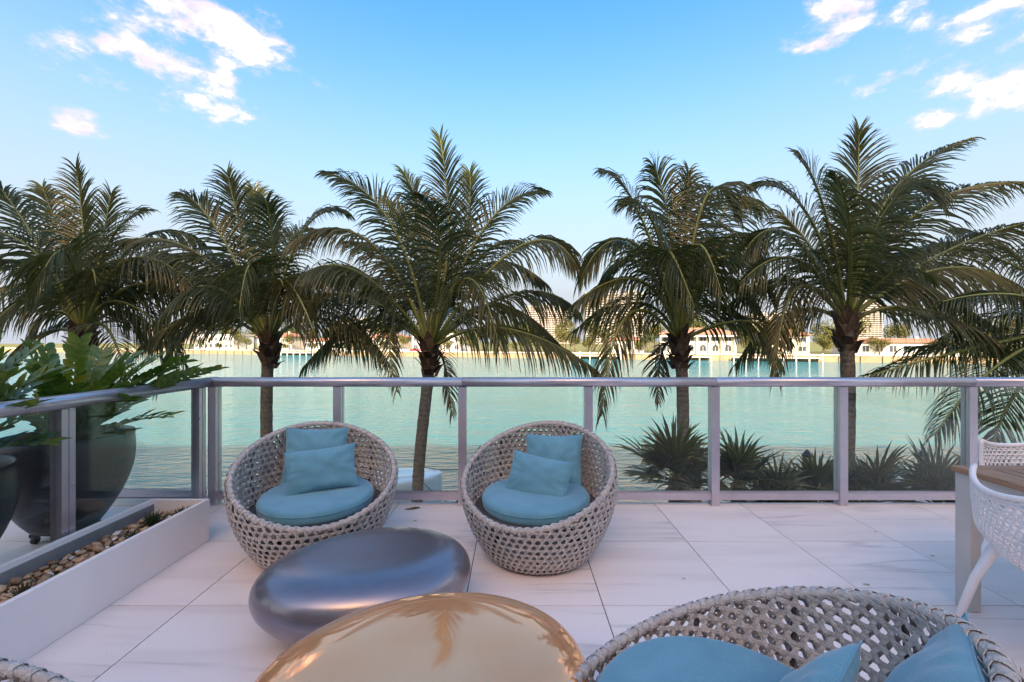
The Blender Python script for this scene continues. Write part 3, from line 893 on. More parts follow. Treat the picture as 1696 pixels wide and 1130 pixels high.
def pillow(w_, h_, th, loc, face, lean, roll, label, seed):
    """face = direction the pillow front looks at (deg), lean = back tilt, roll = turn in its own plane"""
    m = pillow_me(w_, h_, th, seed)
    o = m.build('throw_pillow', M['fabric'], None, True)
    f = R(face)
    fwd = Vector((math.cos(f), math.sin(f), 0)); side = Vector((-math.sin(f), math.cos(f), 0))
    l = R(lean)
    up = Vector((0,0,1))*math.cos(l) - fwd*math.sin(l); nrm = fwd*math.cos(l) + Vector((0,0,1))*math.sin(l)
    B = Matrix((side, up, nrm)).transposed()
    o.matrix_world = Matrix.Translation(loc) @ (B @ Matrix.Rotation(R(roll), 3, 'Z')).to_4x4()
    pts = []
    n = 40
    for k in range(4*n):                        # welted seam round the edge
        t = (k % n)/n*2 - 1; e = k//n
        u, v = ((t, -1), (1, t), (-t, 1), (-1, -t))[e]
        pts.append((w_/2*u*(1 - .075*(1 - v*v)*abs(u)**3), h_/2*v*(1 - .075*(1 - u*u)*abs(v)**3), 0))
    MB().tube(pts, .0028, 5, closed=True).build('seam', M['fabric'], o, True)
    return tag(o, label, 'pillow', 'teal throw pillows')
def behind(k, back, side, z):
    x, y, f = CH[k]; f = R(f)
    return Vector((x - back*math.cos(f) - side*math.sin(f), y - back*math.sin(f) + side*math.cos(f), z))
pillow(.43, .43, .13, P(522, 757, 3.19), -72, 20, -3, 'square teal pillow at the back of the chair behind the gunmetal table', 1)
pillow(.45, .29, .13, P(533, 777, 2.96), -66, 24, 3, 'oblong teal pillow in front of another in the chair behind the gunmetal table', 2)
pillow(.43, .43, .13, P(916, 768, 3.19), -108, 20, 3, 'square teal pillow at the back of the chair nearest the fan palms', 3)
pillow(.45, .30, .13, P(892, 792, 2.94), -112, 26, -6, 'oblong teal pillow in front of another in the chair nearest the fan palms', 4)
pillow(.45, .45, .14, (.855, .915, .590), 138, 24, 4, 'square teal pillow against the back of the chair beside the gold table', 5)
pillow(.45, .30, .13, (.655, 1.005, .535), 132, 30, -4, 'oblong teal pillow in front of another in the chair beside the gold table', 6)

# ------------------------------------------------------------------ pebble coffee tables
def pebble_table(cx, cy, a, b, h, rot, egg, mat, label, name):
    m = MB(); n, kmax = 96, 40
    for k in range(kmax + 1):
        q = -PI/2 + PI*k/kmax
        cz = math.sin(q); cr = math.cos(q)
        if q >= 0:
            r = max(cr, 0)**.36; z = h*.62 + h*.38*abs(cz)
        else:
            r = .50 + .50*(1 - abs(cz)**1.9) if k else 0; z = h*.62 - h*.62*abs(cz)**.95
            r = r*(1 if k > 0 else 0)
        for j in range(n):
            t = 2*PI*j/n; c, s_ = math.cos(t), math.sin(t)
            R_ = 1 + egg*c*.5 - .02*math.cos(2*t)
            x, y = a*c*r*(1 + .02*s_), b*s_*r*R_
            zz = z + (.018*c*(1 if q > 0 else .3))*r
            zz = z - (.010*(1 - r)**1.0 if q > 0 else 0)     # slightly dished top
            m.v.append(Vector((x, y, max(.001, zz))))
    for k in range(kmax):
        for j in range(n): m.f.append((k*n+j, k*n+(j+1) % n, (k+1)*n+(j+1) % n, (k+1)*n+j))
    o = m.build(name, mat, None, True); o.location = (cx, cy, 0); o.rotation_euler = (0, 0, R(rot))
    return tag(o, label, 'coffee table', 'pebble shaped coffee tables')
pebble_table(-.745, 2.20, .525, .385, .37, 17, .12, M['steel'], 'low pebble shaped coffee table in brushed gunmetal, beside the gold one', 'pebble_table')
pebble_table(-.30, 1.45, .565, .41, .42, 10, .12, M['gold'], 'low pebble shaped coffee table in mirror polished gold', 'pebble_table')

# ------------------------------------------------------------------ dining table and lattice chairs
DX0, DX1, DY0, DY1, DZ = 2.385, 3.36, .35, 2.375, .752
dt = empty('dining_table', (DX0, DY1, 0)); tag(dt, 'taupe metal dining table with a slatted teak top', 'table')
def dpart(m, n, mat, bev=0): return local(m.build(n, mat, bevel=bev), dt)
bw, tt = .075, .030
dpart(MB().box(DX0, DX0 + bw, DY0, DY1, DZ - tt, DZ), 'edge_board', M['teak'], .003)
dpart(MB().box(DX1 - bw, DX1, DY0, DY1, DZ - tt, DZ), 'edge_board', M['teak'], .003)
M['teak_x'] = surf('teak_cross', (.20,.105,.055), (.34,.20,.115), .5, scale=6, objvar=.18, stretch=(1,14,14), bump=.2, bscale=60)
dpart(MB().box(DX0 + bw + .002, DX1 - bw - .002, DY1 - bw, DY1 - .001, DZ - tt, DZ - .001), 'end_board', M['teak_x'], .003)
dpart(MB().box(DX0 + bw + .002, DX1 - bw - .002, DY0 + .001, DY0 + bw, DZ - tt, DZ - .001), 'end_board', M['teak_x'], .003)
ns = 11; sw_ = (DX1 - DX0 - 2*bw - .004)/ns
for i in range(ns):
    x = DX0 + bw + .002 + i*sw_
    dpart(MB().box(x + .004, x + sw_ - .004, DY0 + bw + .003, DY1 - bw - .003, DZ - tt, DZ - .002), 'slat', M['teak'], .002)
for x in (DX0 + .012, DX1 - .072):
    for y in (DY0 + .012, DY1 - .092): dpart(MB().box(x, x + .06, y, y + .08, .001, DZ - tt - .001), 'leg', M['taupe'], .004)
for x in (DX0 + .02, DX1 - .05): dpart(MB().box(x, x + .03, DY0 + .094, DY1 - .094, DZ - tt - .075, DZ - tt - .002), 'apron', M['taupe'])
for y in (DY0 + .03, DY1 - .06): dpart(MB().box(DX0 + .074, DX1 - .074, y, y + .03, DZ - tt - .075, DZ - tt - .002), 'apron', M['taupe'])

def lattice_chair_meshes():
    """one-piece resin shell: lattice back curving into the seat, rim tube, four splayed legs. Faces +Y"""
    W2 = .255
    prof = [(-.315, .79), (-.300, .715), (-.275, .62), (-.245, .52), (-.190, .455), (-.08, .440), (.08, .445), (.20, .452), (.25, .445)]
    def prof_at(t):
        f = t*(len(prof)-1); k = min(int(f), len(prof)-2); f -= k
        p0 = prof[max(k-1, 0)]; p1 = prof[k]; p2 = prof[k+1]; p3 = prof[min(k+2, len(prof)-1)]
        return tuple(.5*(2*p1[i] + (p2[i]-p0[i])*f + (2*p0[i]-5*p1[i]+4*p2[i]-p3[i])*f*f + (3*p1[i]-p0[i]-3*p2[i]+p3[i])*f**3) for i in (0, 1))
    def S(u, t):
        y, z = prof_at(t)
        wd = W2*(1.0 - .13*max(0, 1 - t/.12)*0 - .10*max(0, t - .5))
        back = max(0, 1 - t/.55)
        y += .085*u*u*back                     # the back wraps round the sitter
        z += .055*u*u*(1 - back) - .030*u*u*max(0, 1 - t/.1) * -1
        if t < .06: z += .02*(u*u) - .01
        return Vector((wd*u*(1 - .12*max(0, (.38 - t)/.38)*0), y, z))
    def N(u, t):
        a = S(u + .02, t) - S(u - .02, t); b = S(u, min(1, t + .01)) - S(u, max(0, t - .01))
        n = b.cross(a); return n.normalized() if n.length > 1e-9 else Vector((0, 1, 0))
    rows = MB(); dia = MB(); rim = MB()
    nr = 30
    for j in range(1, nr):
        t = j/nr
        pts, nn = [], []
        for i in range(25):
            u = -.97 + 1.94*i/24
            tt_ = t + .012*(1 - u*u)
            pts.append(S(u, min(1, tt_)) - N(u, t)*.004); nn.append(N(u, t))
        rows.ribbon(pts, nn, .0060, .010)
    for j in range(-14, 30):
        for sg in (1, -1):
            run, nn = [], []
            for i in range(60):
                t = .012 + .976*i/59
                u = sg*(-1 + 2*(j/15.0) + 1.15*t*0 + (t*2.6) - 2.6*.5)
                if abs(u) <= .97: run.append(S(u, t)); nn.append(N(u, t))
                else:
                    if len(run) > 2: dia.ribbon(run, nn, .006, .005)
                    run, nn = [], []
            if len(run) > 2: dia.ribbon(run, nn, .006, .005)
    loop = [S(-1 + 2*i/24, 0) for i in range(25)] + [S(1, i/30) for i in range(1, 31)] + [S(1 - 2*i/24, 1) for i in range(1, 25)] + [S(-1, 1 - i/30) for i in range(1, 30)]
    rim.tube(loop, [.0125 if (i < 26) else .0105 for i in range(len(loop))], 10, closed=True)
    legs = []
    for sx in (-1, 1):
        legs.append(MB().tube([(sx*.215, -.17, .47), (sx*.235, -.235, .30), (sx*.255, -.315, .001)], [.024, .019, .014], 12).mesh('leg', M['resin'], True))
        legs.append(MB().tube([(sx*.215, .16, .445), (sx*.232, .20, .28), (sx*.245, .245, .001)], [.023, .018, .013], 12).mesh('leg', M['resin'], True))
    return rows.mesh('lattice_row', M['resin'], True), dia.mesh('lattice_diagonal', M['resin'], True), rim.mesh('rim', M['resin'], True), legs
LC = lattice_chair_meshes()
def lattice_chair(x, y, rz, label):
    root = empty('lattice_chair', (x, y, 0), R(rz)); tag(root, label, 'chair', 'white lattice dining chairs')
    obj('lattice_row', LC[0], root)['kind'] = 'stuff'; obj('lattice_diagonal', LC[1], root)['kind'] = 'stuff'; obj('rim', LC[2], root)
    for l in LC[3]: obj('leg', l, root)
lattice_chair(2.345, 1.775, -110, 'white resin lattice chair drawn up to the long side of the teak table')
lattice_chair(3.08, 2.395, 180, 'white resin lattice chair at the end of the teak table by the railing')

# ------------------------------------------------------------------ fallen leaves on the tiles
def fallen(px, py, ln, rot, mat, label, seed):
    Y = FPX*HC/(py - CPY); p = P(px, py, Y); rg = random.Random(seed)
    m = MB(); pts = []
    for k in range(7):
        t = k/6; pts.append(Vector((ln*(t - .5), .10*ln*math.sin(t*PI), .004 + .10*ln*abs(t - .5)**1.6 + rg.uniform(0, .002))))
    wd = [ln*.34*math.sin(PI*min(.97, max(.05, k/6)))**.8 for k in range(7)]
    nr = [Vector((0, .25*math.sin(k), 1)).normalized() for k in range(7)]
    m.ribbon(pts, nr, 1.0, .0012, wd)
    o = m.build('fallen_leaf', mat); o.location = (p.x, p.y, .001); o.rotation_euler = (0, 0, R(rot))
    tag(o, label, 'leaf')
fallen(683, 844, .13, 18, M['dry_leaf'], 'long dry brown leaf fallen on the tiles between the two chairs', 1)
fallen(687, 864, .035, 30, M['dry_leaf'], 'tiny dry leaf fallen on the tiles just below the long brown leaf', 2)
fallen(1132, 960, .022, -30, M['green_leaf'], 'tiny yellow leaf on the tiles right of the woven chair', 3)
fallen(1544, 922, .030, -10, M['green_leaf'], 'yellow green leaf on the tiles next to the taupe table leg', 4)
fallen(1435, 970, .034, -25, M['green_leaf'], 'yellow green leaf on the tiles just beyond the wicker rim', 5)
fallen(1235, 985, .020, 60, M['dry_leaf'], 'tiny brown leaf on a tile joint beyond the wicker rim', 6)
fallen(1450, 822+60, .018, 10, M['dry_leaf'], 'speck of dry leaf on the bare tiles near the railing', 7)

# ------------------------------------------------------------------ coconut palms
UP = Vector((0,0,1))
def bez(B, Mi, Tp, n):
    C = Mi*2 - (B + Tp)*.5
    return [B*((1-t)**2) + C*(2*t*(1-t)) + Tp*(t*t) for t in [i/n for i in range(n+1)]]
def frond(parent, O, B, Mi, Tp, hang, rg, lmax=1.10, start=.16, mat='palm_leaf'):
    """one feather leaf: rachis through three points, leaflets along both sides, hanging by 'hang'"""
    n = 26
    B, Mi, Tp = B - O, Mi - O, Tp - O
    pts = bez(B, Mi, Tp, n)
    L_ = sum((pts[i+1]-pts[i]).length for i in range(n))
    lf = MB()
    cnt = max(22, int(L_/.050)); twist = rg.uniform(-.35, .35)
    lm = lmax*min(1.0, .35 + L_/4.2)*(.74 if hang < .65 else .9 if hang < .95 else 1.0)
    broken = rg.uniform(0, 1)
    for i in range(cnt):
        for sd in (-1, 1):
            t = start + (1 - start)*((i + rg.uniform(-.3, .3))/cnt)
            t = min(max(t, 0), .9995); f = t*n; k = int(f)
            p = pts[k].lerp(pts[k+1], f - k); tg = (pts[k+1]-pts[k]).normalized()
            ref = UP*.9 + Vector((0, -.45, 0)); nn = (ref - tg*ref.dot(tg)).normalized()
            s0 = tg.cross(nn)
            s1 = s0*math.cos(twist) + nn*math.sin(twist); nn = s1.cross(tg) if False else (nn*math.cos(twist) - s0*math.sin(twist))
            u = (t - start)/(1 - start)
            alpha = R(64 - 42*u + rg.uniform(-7, 7))
            d = (s1*(sd*math.sin(alpha)) + tg*math.cos(alpha) + nn*(.30 - .1*u) - UP*(.38*max(0, hang - .45))).normalized()
            ll = lm*(.42 + .58*math.sin(PI*min(1, u*.92 + .16))**.8)*rg.uniform(.86, 1.08)
            if rg.random() < .03: ll *= .5
            h = (hang*1.4 + .2)*rg.uniform(.75, 1.3); seg = 4
            q = p.copy(); dd = d.copy(); P_, W_, V_ = [q.copy()], [], []
            for s in range(seg):
                dd = (dd - UP*(h*(s + .4)/seg*.62)).normalized()
                q = q + dd*(ll/seg); P_.append(q.copy())
            wd = .032*rg.uniform(.8, 1.15)
            W_ = [wd*.55, wd, wd*.92, wd*.62, .003]; Nv = []
            for s in range(seg + 1):
                e = (P_[min(s+1, seg)] - P_[max(s-1, 0)]).normalized()
                b = (tg - e*tg.dot(e) + nn*.25).normalized()
                V_.append(b); Nv.append(e.cross(b)*sd)
            lf.leaflet(P_, W_, V_, Nv, rg.random()**1.2)
    me = lf.mesh('frond', M[mat])
    o = obj('frond', me, parent)
    MB().tube(pts, [.036*(1 - .85*i/n) + .004 for i in range(n+1)], 6).build('rachis', M['rachis'], o, True)
    return o
GZ = -3.05
def palm(cpx, cpy, Y, base_px, r, fronds, label, seed, extra=2):
    """cpx, cpy = heart of the crown; base_px = (px, py) the trunk passes on its way down"""
    rg = random.Random(seed)
    H_ = P(cpx, cpy, Y); lo = P(base_px[0], base_px[1], Y)
    k = (GZ - H_.z)/(lo.z - H_.z); foot = H_ + (lo - H_)*k; foot.x = H_.x + (lo.x - H_.x)*min(k, 1.6); foot.z = GZ + .001
    root = empty('coconut_palm', foot); tag(root, label, 'palm tree', 'coconut palms along the waterfront')
    n = 30; pts, rad = [], []
    top = H_ - Vector((0, 0, .10))
    for i in range(n + 1):
        t = i/n; p = foot.lerp(top, t); p.x += .10*math.sin(t*PI*1.2 + seed)*(t*(1-t))*2
        pts.append(p - foot); rad.append(r*(1.45 - .45*min(1, t*4))*(1 + .035*math.sin(i*2.6)) * (1 if t < .92 else 1 + (t-.92)*3.0))
    MB().tube(pts, rad, 16).build('trunk', M['trunk'], root, True)
    for i in range(26):                          # old leaf bases and fibre round the heart
        az = i*2.4 + rg.uniform(-.2, .2); z0 = -.62 + .62*i/26
        d = Vector((math.cos(az), math.sin(az), 0)); b = Vector((-d.y, d.x, 0))
        c0 = (H_ - foot) + Vector((0, 0, z0)) + d*(r*.85)
        ln = rg.uniform(.22, .46); fl_ = rg.uniform(.1, .95)
        q = [c0, c0 + d*(.05 + .07*fl_) + UP*ln*.45, c0 + d*(.08 + .20*fl_) + UP*ln*(.95 - .5*fl_)]
        MB().ribbon(q, [(d + UP*.15).normalized()]*3, rg.uniform(.15, .23), .022, [1, .8, .25]).build('leaf_base', M['boot'], root)
    heart = H_ + Vector((0, 0, -.05))
    for fd in fronds:
        (mx, my), (tx, ty), dm, dt_, hang = fd[:5]
        Mi, Tp = P(mx, my, Y + dm), P(tx, ty, Y + dt_)
        frond(root, foot, heart + (Mi - heart).normalized()*.10, Mi, Tp, hang, rg, mat=fd[5] if len(fd) > 5 else 'palm_leaf')
    for i in range(extra):                       # leaves pointing away from and towards the terrace
        az = R(rg.choice((90, 60, 120, 75, 105)) if i % 3 else rg.choice((-70, -110, -40, -140))) + rg.uniform(-.3, .3)
        el = R(rg.uniform(15, 75)); L_ = rg.uniform(2.1, 2.9)
        d = Vector((math.cos(az)*math.cos(el), math.sin(az)*math.cos(el), math.sin(el)))
        Mi = heart + d*L_*.52; Tp = heart + d*L_*.86 - UP*rg.uniform(.3, 1.0)
        frond(root, foot, heart + d*.1, Mi, Tp, rg.uniform(.5, 1.3), rg, .9)
    return root
palm(712, 572, 8.5, (694, 828), .112, [
    ((742, 400), (728, 226), .2, .3, .25), ((708, 400), (668, 285), .6, .9, .4), ((768, 400), (778, 285), .5, .8, .35),
    ((648, 372), (545, 288), -.1, -.2, .55), ((610, 400), (484, 402), -.3, -.6, 1.1, 'palm_gold'), ((590, 490), (462, 512), .2, .4, 1.5),
    ((650, 545), (658, 650), -.4, -.9, .5, 'palm_gold'), ((805, 375), (896, 318), .2, .3, .5), ((862, 408), (958, 446), -.2, -.4, 1.1),
    ((772, 462), (826, 575), -.9, -1.7, 1.0, 'palm_gold'), ((856, 486), (956, 514), .4, .7, 1.3), ((838, 545), (985, 612), -.2, -.5, 1.2),
    ((728, 410), (702, 326), -.8, -1.6, .8), ((640, 470), (540, 470), .9, 1.8, 1.2), ((655, 440), (575, 400), .8, 1.4, .8), ((735, 600), (748, 690), .3, .5, .4, 'palm_dry'),
    ((790, 430), (860, 400), .9, 1.6, .8), ((612, 528), (505, 606), .3, .5, 1.3), ((600, 455), (500, 455), -.5, -.9, 1.3), ((822, 505), (930, 575), .5, .9, 1.3), ((800, 440), (905, 470), .4, .7, 1.2), ((690, 420), (640, 330), .9, 1.4, .5)],
    'tall coconut palm whose trunk rises between the two facing wicker chairs', 3)
palm(1126, 560, 8.3, (1134, 725), .112, [
    ((1066, 370), (1008, 288), .0, .0, .7), ((1108, 370), (1082, 276), .3, .4, .7), ((1168, 330), (1222, 352), .1, .2, 1.1),
    ((1040, 405), (962, 462), -.2, -.4, 1.2), ((1050, 430), (982, 505), .4, .8, 1.2), ((1056, 502), (952, 548), .2, .3, 1.2),
    ((1040, 522), (996, 690), -.5, -1.0, .9, 'palm_gold'), ((1200, 395), (1262, 440), .1, .2, 1.2), ((1150, 410), (1196, 490), -.9, -1.6, 1.1),
    ((1106, 420), (1150, 510), -.9, -1.7, 1.0), ((1135, 390), (1140, 285), .4, .6, .6), ((1190, 460), (1262, 520), .4, .7, 1.4),
    ((1200, 350), (1250, 345), .9, 1.5, 1.0), ((1070, 420), (1010, 400), .9, 1.6, 1.0), ((1196, 505), (1292, 600), .2, .4, 1.3), ((1060, 465), (955, 500), -.3, -.6, 1.3), ((1185, 430), (1275, 480), -.4, -.7, 1.2), ((1090, 390), (1044, 340), -.6, -1.0, .9), ((1096, 585), (1090, 670), .3, .5, .4, 'palm_dry')],
    'coconut palm with drooping ragged crown beside the fan palms', 4)
palm(1402, 528, 7.8, (1400, 770), .112, [
    ((1418, 350), (1422, 214), .3, .4, .3), ((1366, 350), (1322, 262), -.1, -.1, .5), ((1330, 345), (1246, 312), .2, .3, .6),
    ((1300, 385), (1222, 440), .0, .0, 1.2), ((1310, 470), (1196, 512), .3, .5, 1.3), ((1320, 478), (1284, 628), -.5, -.9, .9, 'palm_gold'),
    ((1470, 330), (1604, 232), .0, .0, .5), ((1520, 352), (1698, 302), .1, .2, .8), ((1470, 345), (1548, 330), -.6, -1.0, .8),
    ((1550, 425), (1712, 366), .2, .3, 1.0), ((1570, 444), (1725, 500), -.2, -.3, 1.5, 'palm_gold'), ((1540, 515), (1715, 612), -.3, -.6, 1.2),
    ((1408, 390), (1384, 290), -.8, -1.6, .6), ((1455, 400), (1500, 300), .8, 1.3, .5), ((1350, 420), (1290, 350), .8, 1.4, .7), ((1310, 520), (1218, 606), .4, .7, 1.3), ((1500, 470), (1650, 545), .5, .8, 1.4), ((1320, 430), (1225, 470), -.4, -.7, 1.3),
    ((1490, 430), (1580, 400), .9, 1.7, .9)],
    'tallest coconut palm with broad crown standing nearest the dining table', 5)
palm(1800, 535, 7.4, (1800, 800), .112, [
    ((1620, 575), (1442, 622), -.1, -.2, .8), ((1660, 600), (1548, 722), -.5, -.9, .8), ((1680, 520), (1560, 560), .4, .6, 1.2),
    ((1700, 450), (1600, 420), .3, .5, .8), ((1790, 400), (1800, 240), .2, .2, .4), ((1690, 640), (1640, 760), -.3, -.6, .7), ((1690, 490), (1560, 500), -.2, -.4, 1.4), ((1680, 560), (1500, 575), .4, .7, 1.3), ((1690, 430), (1590, 380), .7, 1.2, .8), ((1870, 420), (1960, 380), 0, 0, .7)],
    'coconut palm leaning its lowest leaves over the railing beyond the dining table', 6, 4)
palm(446, 560, 8.8, (438, 715), .112, [
    ((404, 400), (376, 286), .2, .3, .4), ((372, 400), (306, 322), -.1, -.1, .6), ((335, 425), (206, 398), -.2, -.4, 1.1),
    ((330, 462), (186, 492), .1, .2, 1.4), ((350, 515), (232, 575), -.2, -.4, 1.3), ((452, 430), (440, 330), -.6, -1.2, .6),
    ((420, 440), (396, 520), -.9, -1.7, 1.1), ((498, 390), (566, 352), .2, .3, .7), ((520, 450), (622, 482), .2, .3, 1.3),
    ((520, 500), (632, 590), -.2, -.4, 1.3), ((468, 465), (524, 560), -.9, -1.6, 1.1, 'palm_gold'), ((400, 480), (330, 470), .9, 1.6, 1.2),
    ((470, 420), (510, 380), .9, 1.5, .6), ((430, 400), (420, 315), .6, .9, .4), ((330, 530), (262, 640), .3, .5, 1.0), ((300, 440), (160, 450), .6, 1.0, 1.3), ((545, 530), (640, 600), .5, .9, 1.2), ((350, 475), (262, 530), -.5, -.9, 1.3), ((370, 440), (270, 430), .5, .9, 1.2), ((560, 440), (655, 520), .6, 1.0, 1.3)],
    'coconut palm rising behind the wicker chair closest to the railing corner', 7)
palm(138, 548, 8.4, (140, 640), .112, [
    ((140, 410), (126, 276), .2, .3, .35), ((176, 410), (238, 352), .1, .2, .6), ((60, 400), (-6, 306), .1, .1, .6),
    ((60, 445), (-30, 440), -.3, -.5, 1.2), ((60, 490), (-40, 570), -.2, -.4, 1.4), ((215, 430), (322, 476), -.2, -.3, 1.2),
    ((200, 500), (300, 575), .1, .2, 1.3), ((110, 420), (58, 486), -.9, -1.6, 1.0), ((178, 545), (212, 640), -.4, -.8, .7, 'palm_gold'),
    ((85, 520), (18, 610), -.3, -.6, 1.2), ((165, 420), (185, 320), .6, .9, .4), ((190, 450), (270, 420), .8, 1.4, 1.0), ((100, 400), (70, 310), .7, 1.1, .5), ((240, 470), (350, 540), .5, .8, 1.3), ((60, 560), (0, 650), .3, .5, .8), ((230, 400), (330, 400), .5, .8, 1.0), ((50, 470), (-60, 520), .4, .7, 1.3), ((220, 520), (310, 610), .5, .9, 1.2), ((70, 430), (-20, 380), -.4, -.7, 1.0)],
    'coconut palm behind the glossy potted plants', 8)

# ------------------------------------------------------------------ fan palms below the railing
def fan_palm(cx, cy, z, leaves, label, seed, size=1.0):
    rg = random.Random(seed)
    root = empty('fan_palm', (cx, cy, GZ + .001)); tag(root, label, 'fan palm', 'fan palms in the garden bed')
    hz = z - GZ
    MB().tube([(0, 0, 0), (.03, 0, hz*.5), (0, 0, hz)], [.13, .11, .10], 10).build('trunk', M['trunk'], root, True)
    for i in range(leaves):
        az = i*2.39996 + rg.uniform(-.25, .25); el = R(88 - 92*(i/leaves)**.9 + rg.uniform(-8, 8))
        d = Vector((math.cos(az)*math.cos(el), math.sin(az)*math.cos(el), math.sin(el)))
        pl = rg.uniform(.18, .36); c = Vector((0, 0, hz)); h = c + d*pl - UP*.05*(1 - math.sin(el))
        s0 = d.cross(UP); s0 = s0.normalized() if s0.length > .1 else Vector((1, 0, 0)); nn = s0.cross(d)
        m = MB(); k = 18; rad = rg.uniform(.42, .66)*size
        for j in range(k):
            q = R(-108 + 216*j/(k-1))
            e = (d*math.cos(q) + s0*math.sin(q) + nn*(.30*abs(math.sin(q)) - .05)).normalized()
            L_ = rad*(1 - .28*abs(q)/R(108))*rg.uniform(.88, 1.06)
            wv = (e.cross(nn)).normalized()
            P_ = [h + e*.02]
            dd = e.copy()
            for s in range(4):
                dd = (dd - UP*(.06*s*rg.uniform(.3, 2.2))).normalized(); P_.append(P_[-1] + dd*(L_/4))
            m.blade(P_, [.012, .040, .042, .028, .002], [(wv + nn*(.5 if (s % 2) else .3)).normalized() for s in range(5)])
        o = m.build('fan_leaf', M['fan'], root)
        MB().tube([c, c + d*pl*.6, h], [.013, .010, .008], 6).build('petiole', M['rachis'], o, True)
for px, py, Y, n, lab, sd in ((1118, 796, 6.3, 17, 'fan palm below the railing, just beside the wicker chair by the glass', 1),
                          (1222, 802, 6.5, 14, 'fan palm below the railing between the ragged coconut palm and the first capped piling', 2),
                          (1352, 836, 6.4, 13, 'fan palm in front of the first capped piling', 3),
                          (1440, 826, 6.2, 15, 'fan palm growing at the foot of the tallest coconut palm', 4),
                          (1552, 838, 6.4, 15, 'fan palm in front of the piling beside the dock', 5),
                          (1290, 850, 6.3, 16, 'low fan palm showing mostly under the bottom rail', 6),
                          (1655, 840, 6.2, 20, 'fan palm behind the lattice chairs', 7)):
    p = P(px, py, Y); fan_palm(p.x, p.y, p.z, n, lab, sd, 1.3 if sd == 1 else 1.15 if sd == 2 else .95 + .1*(sd % 3))

# ------------------------------------------------------------------ pilings, dock, boat
def piling(x, y, ztop, label):
    root = empty('mooring_piling', (x, y, WZ)); tag(root, label, 'piling', 'mooring pilings')
    h = ztop - WZ
    MB().lathe([(.16, -.45), (.155, h*.5), (.148, h - .24)], 14).build('post', M['wood_pile'], root, True)
    MB().lathe([(.168, h - 1.25), (.168, h - .52)], 14).build('wrap', M['pile_wrap'], root, True)
    c = MB().lathe([(.165, h - .24), (.172, h - .20), (.004, h)], 14); c.build('cap', M['pile_wrap'], root)
piling(-1.19, 15.0, -2.2, 'capped wooden piling standing off the white boat bow')
piling(10.12, 15.0, -2.3, 'capped wooden piling behind the fan palms with a black wrap')
piling(14.12, 15.0, -2.3, 'capped wooden piling beside the dock end')
piling(-1.42, 10.2 + 1.6, -2.72, 'low capped piling close to the boat bow')
piling(4.95, 11.9, -1.3, 'tall piling hidden behind the fan palms near the seawall')
dk = empty('dock', (9.5, 12.2, WZ)); tag(dk, 'grey plank dock behind the fan palms', 'dock')
for i in range(22):
    local(MB().box(9.0 + i*.235, 9.0 + i*.235 + .22, 11.6, 14.6, -3.06, -3.02).build('plank', M['dock']), dk)
for x in (9.1, 11.6, 14.1): local(MB().box(x - .08, x + .08, 11.62, 14.55, -3.24, -3.063).build('joist', M['wood_pile']), dk)
for x in (9.1, 14.1):
    for y in (12.2, 14.4): local(MB().lathe([(.11, WZ - .5), (.11, -3.242)], 12, (x, y, 0)).build('support', M['wood_pile'], None, True), dk)

def boat():
    root = empty('motor_boat', (-5.1, 15.0, WZ)); tag(root, 'small white open motor boat moored below the railing', 'boat')
    L_, W_ = 5.2, 2.0; n = 28
    m = MB()
    def half(t): return W_/2*(1 - max(0, (t - .45)/.55)**2.4)**.5*(1 - .06*(1-t))
    prof = ((0, -.28), (.55, -.12), (.84, .35), (.97, .85), (1.0, 1.05), (.93, 1.11), (.86, 1.12))
    for i in range(n + 1):
        t = i/n; x = -L_/2 + L_*t; h = max(half(t), .004); sh = .18*t*t
        for sg in (-1, 1):
            for k in (range(len(prof)) if sg < 0 else reversed(range(len(prof)))):
                a, z = prof[k]; m.v.append(Vector((x, sg*a*h if sg < 0 else a*h, z + (sh if z > .3 else sh*.4))))
    w_ = 2*len(prof)
    for i in range(n):
        for k in range(w_ - 1):
            a = i*w_ + k; m.f.append((a, a + w_, a + w_ + 1, a + 1))
    m.f.append(tuple(range(w_)))
    m.build('hull', M['boat'], root, True)
    d = MB()
    for i in range(n + 1):
        t = i/n; x = -L_/2 + .02 + (L_ - .25)*t; h = half(t*.955 + .01)*.88; z = .62 + (.42 + .16*t*t if t > .70 else 0)
        d.v += [Vector((x, -h, z)), Vector((x, h, z))]
    for i in range(n): d.f.append((2*i, 2*i+2, 2*i+3, 2*i+1))
    d.build('deck', M['boat_floor'], root)
    hb = MB().lathe([(.52, 0), (.50, .05), (.44, .07), (.40, .055)], 28, (1.25, 0, 1.19)); hb.build('bow_hatch', M['boat'], root, True)
    c = MB().box(-.75, .05, -.38, .38, .622, 1.45).build('console', M['boat'], root, bevel=.06)
    MB().box(-.1, -.06, -.36, .36, 1.455, 1.80).build('windscreen', M['glass'], c)
    MB().box(-1.75, -1.15, -.45, .45, .622, 1.08).build('seat', M['boat'], root, bevel=.05)
    MB().box(-2.95, -2.61, -.2, .2, .55, 1.55).build('outboard_motor', M['rubber'], root, bevel=.06)
    for sy in (-1, 1):
        MB().tube([(1.7, sy*.55, 1.29), (1.7, sy*.55, 1.33), (1.82, sy*.5, 1.33)], .02, 6).build('cleat', M['rail'], root)
boat()
def rope(a, b, sag, label):
    a, b = Vector(a), Vector(b); pts = [a.lerp(b, t/16) - UP*(sag*4*(t/16)*(1 - t/16)) for t in range(17)]
    tag(MB().tube(pts, .016, 6).build('mooring_rope', M['rope'], None, True), label, 'rope')
rope((-3.28, 15.5, WZ + 1.33), (-1.34, 15.08, -2.95), .10, 'dark mooring rope from the boat bow to the capped piling')
rope((-3.28, 14.5, WZ + 1.33), (-1.50, 11.97, -3.25), .08, 'dark mooring rope from the boat bow to the low piling')
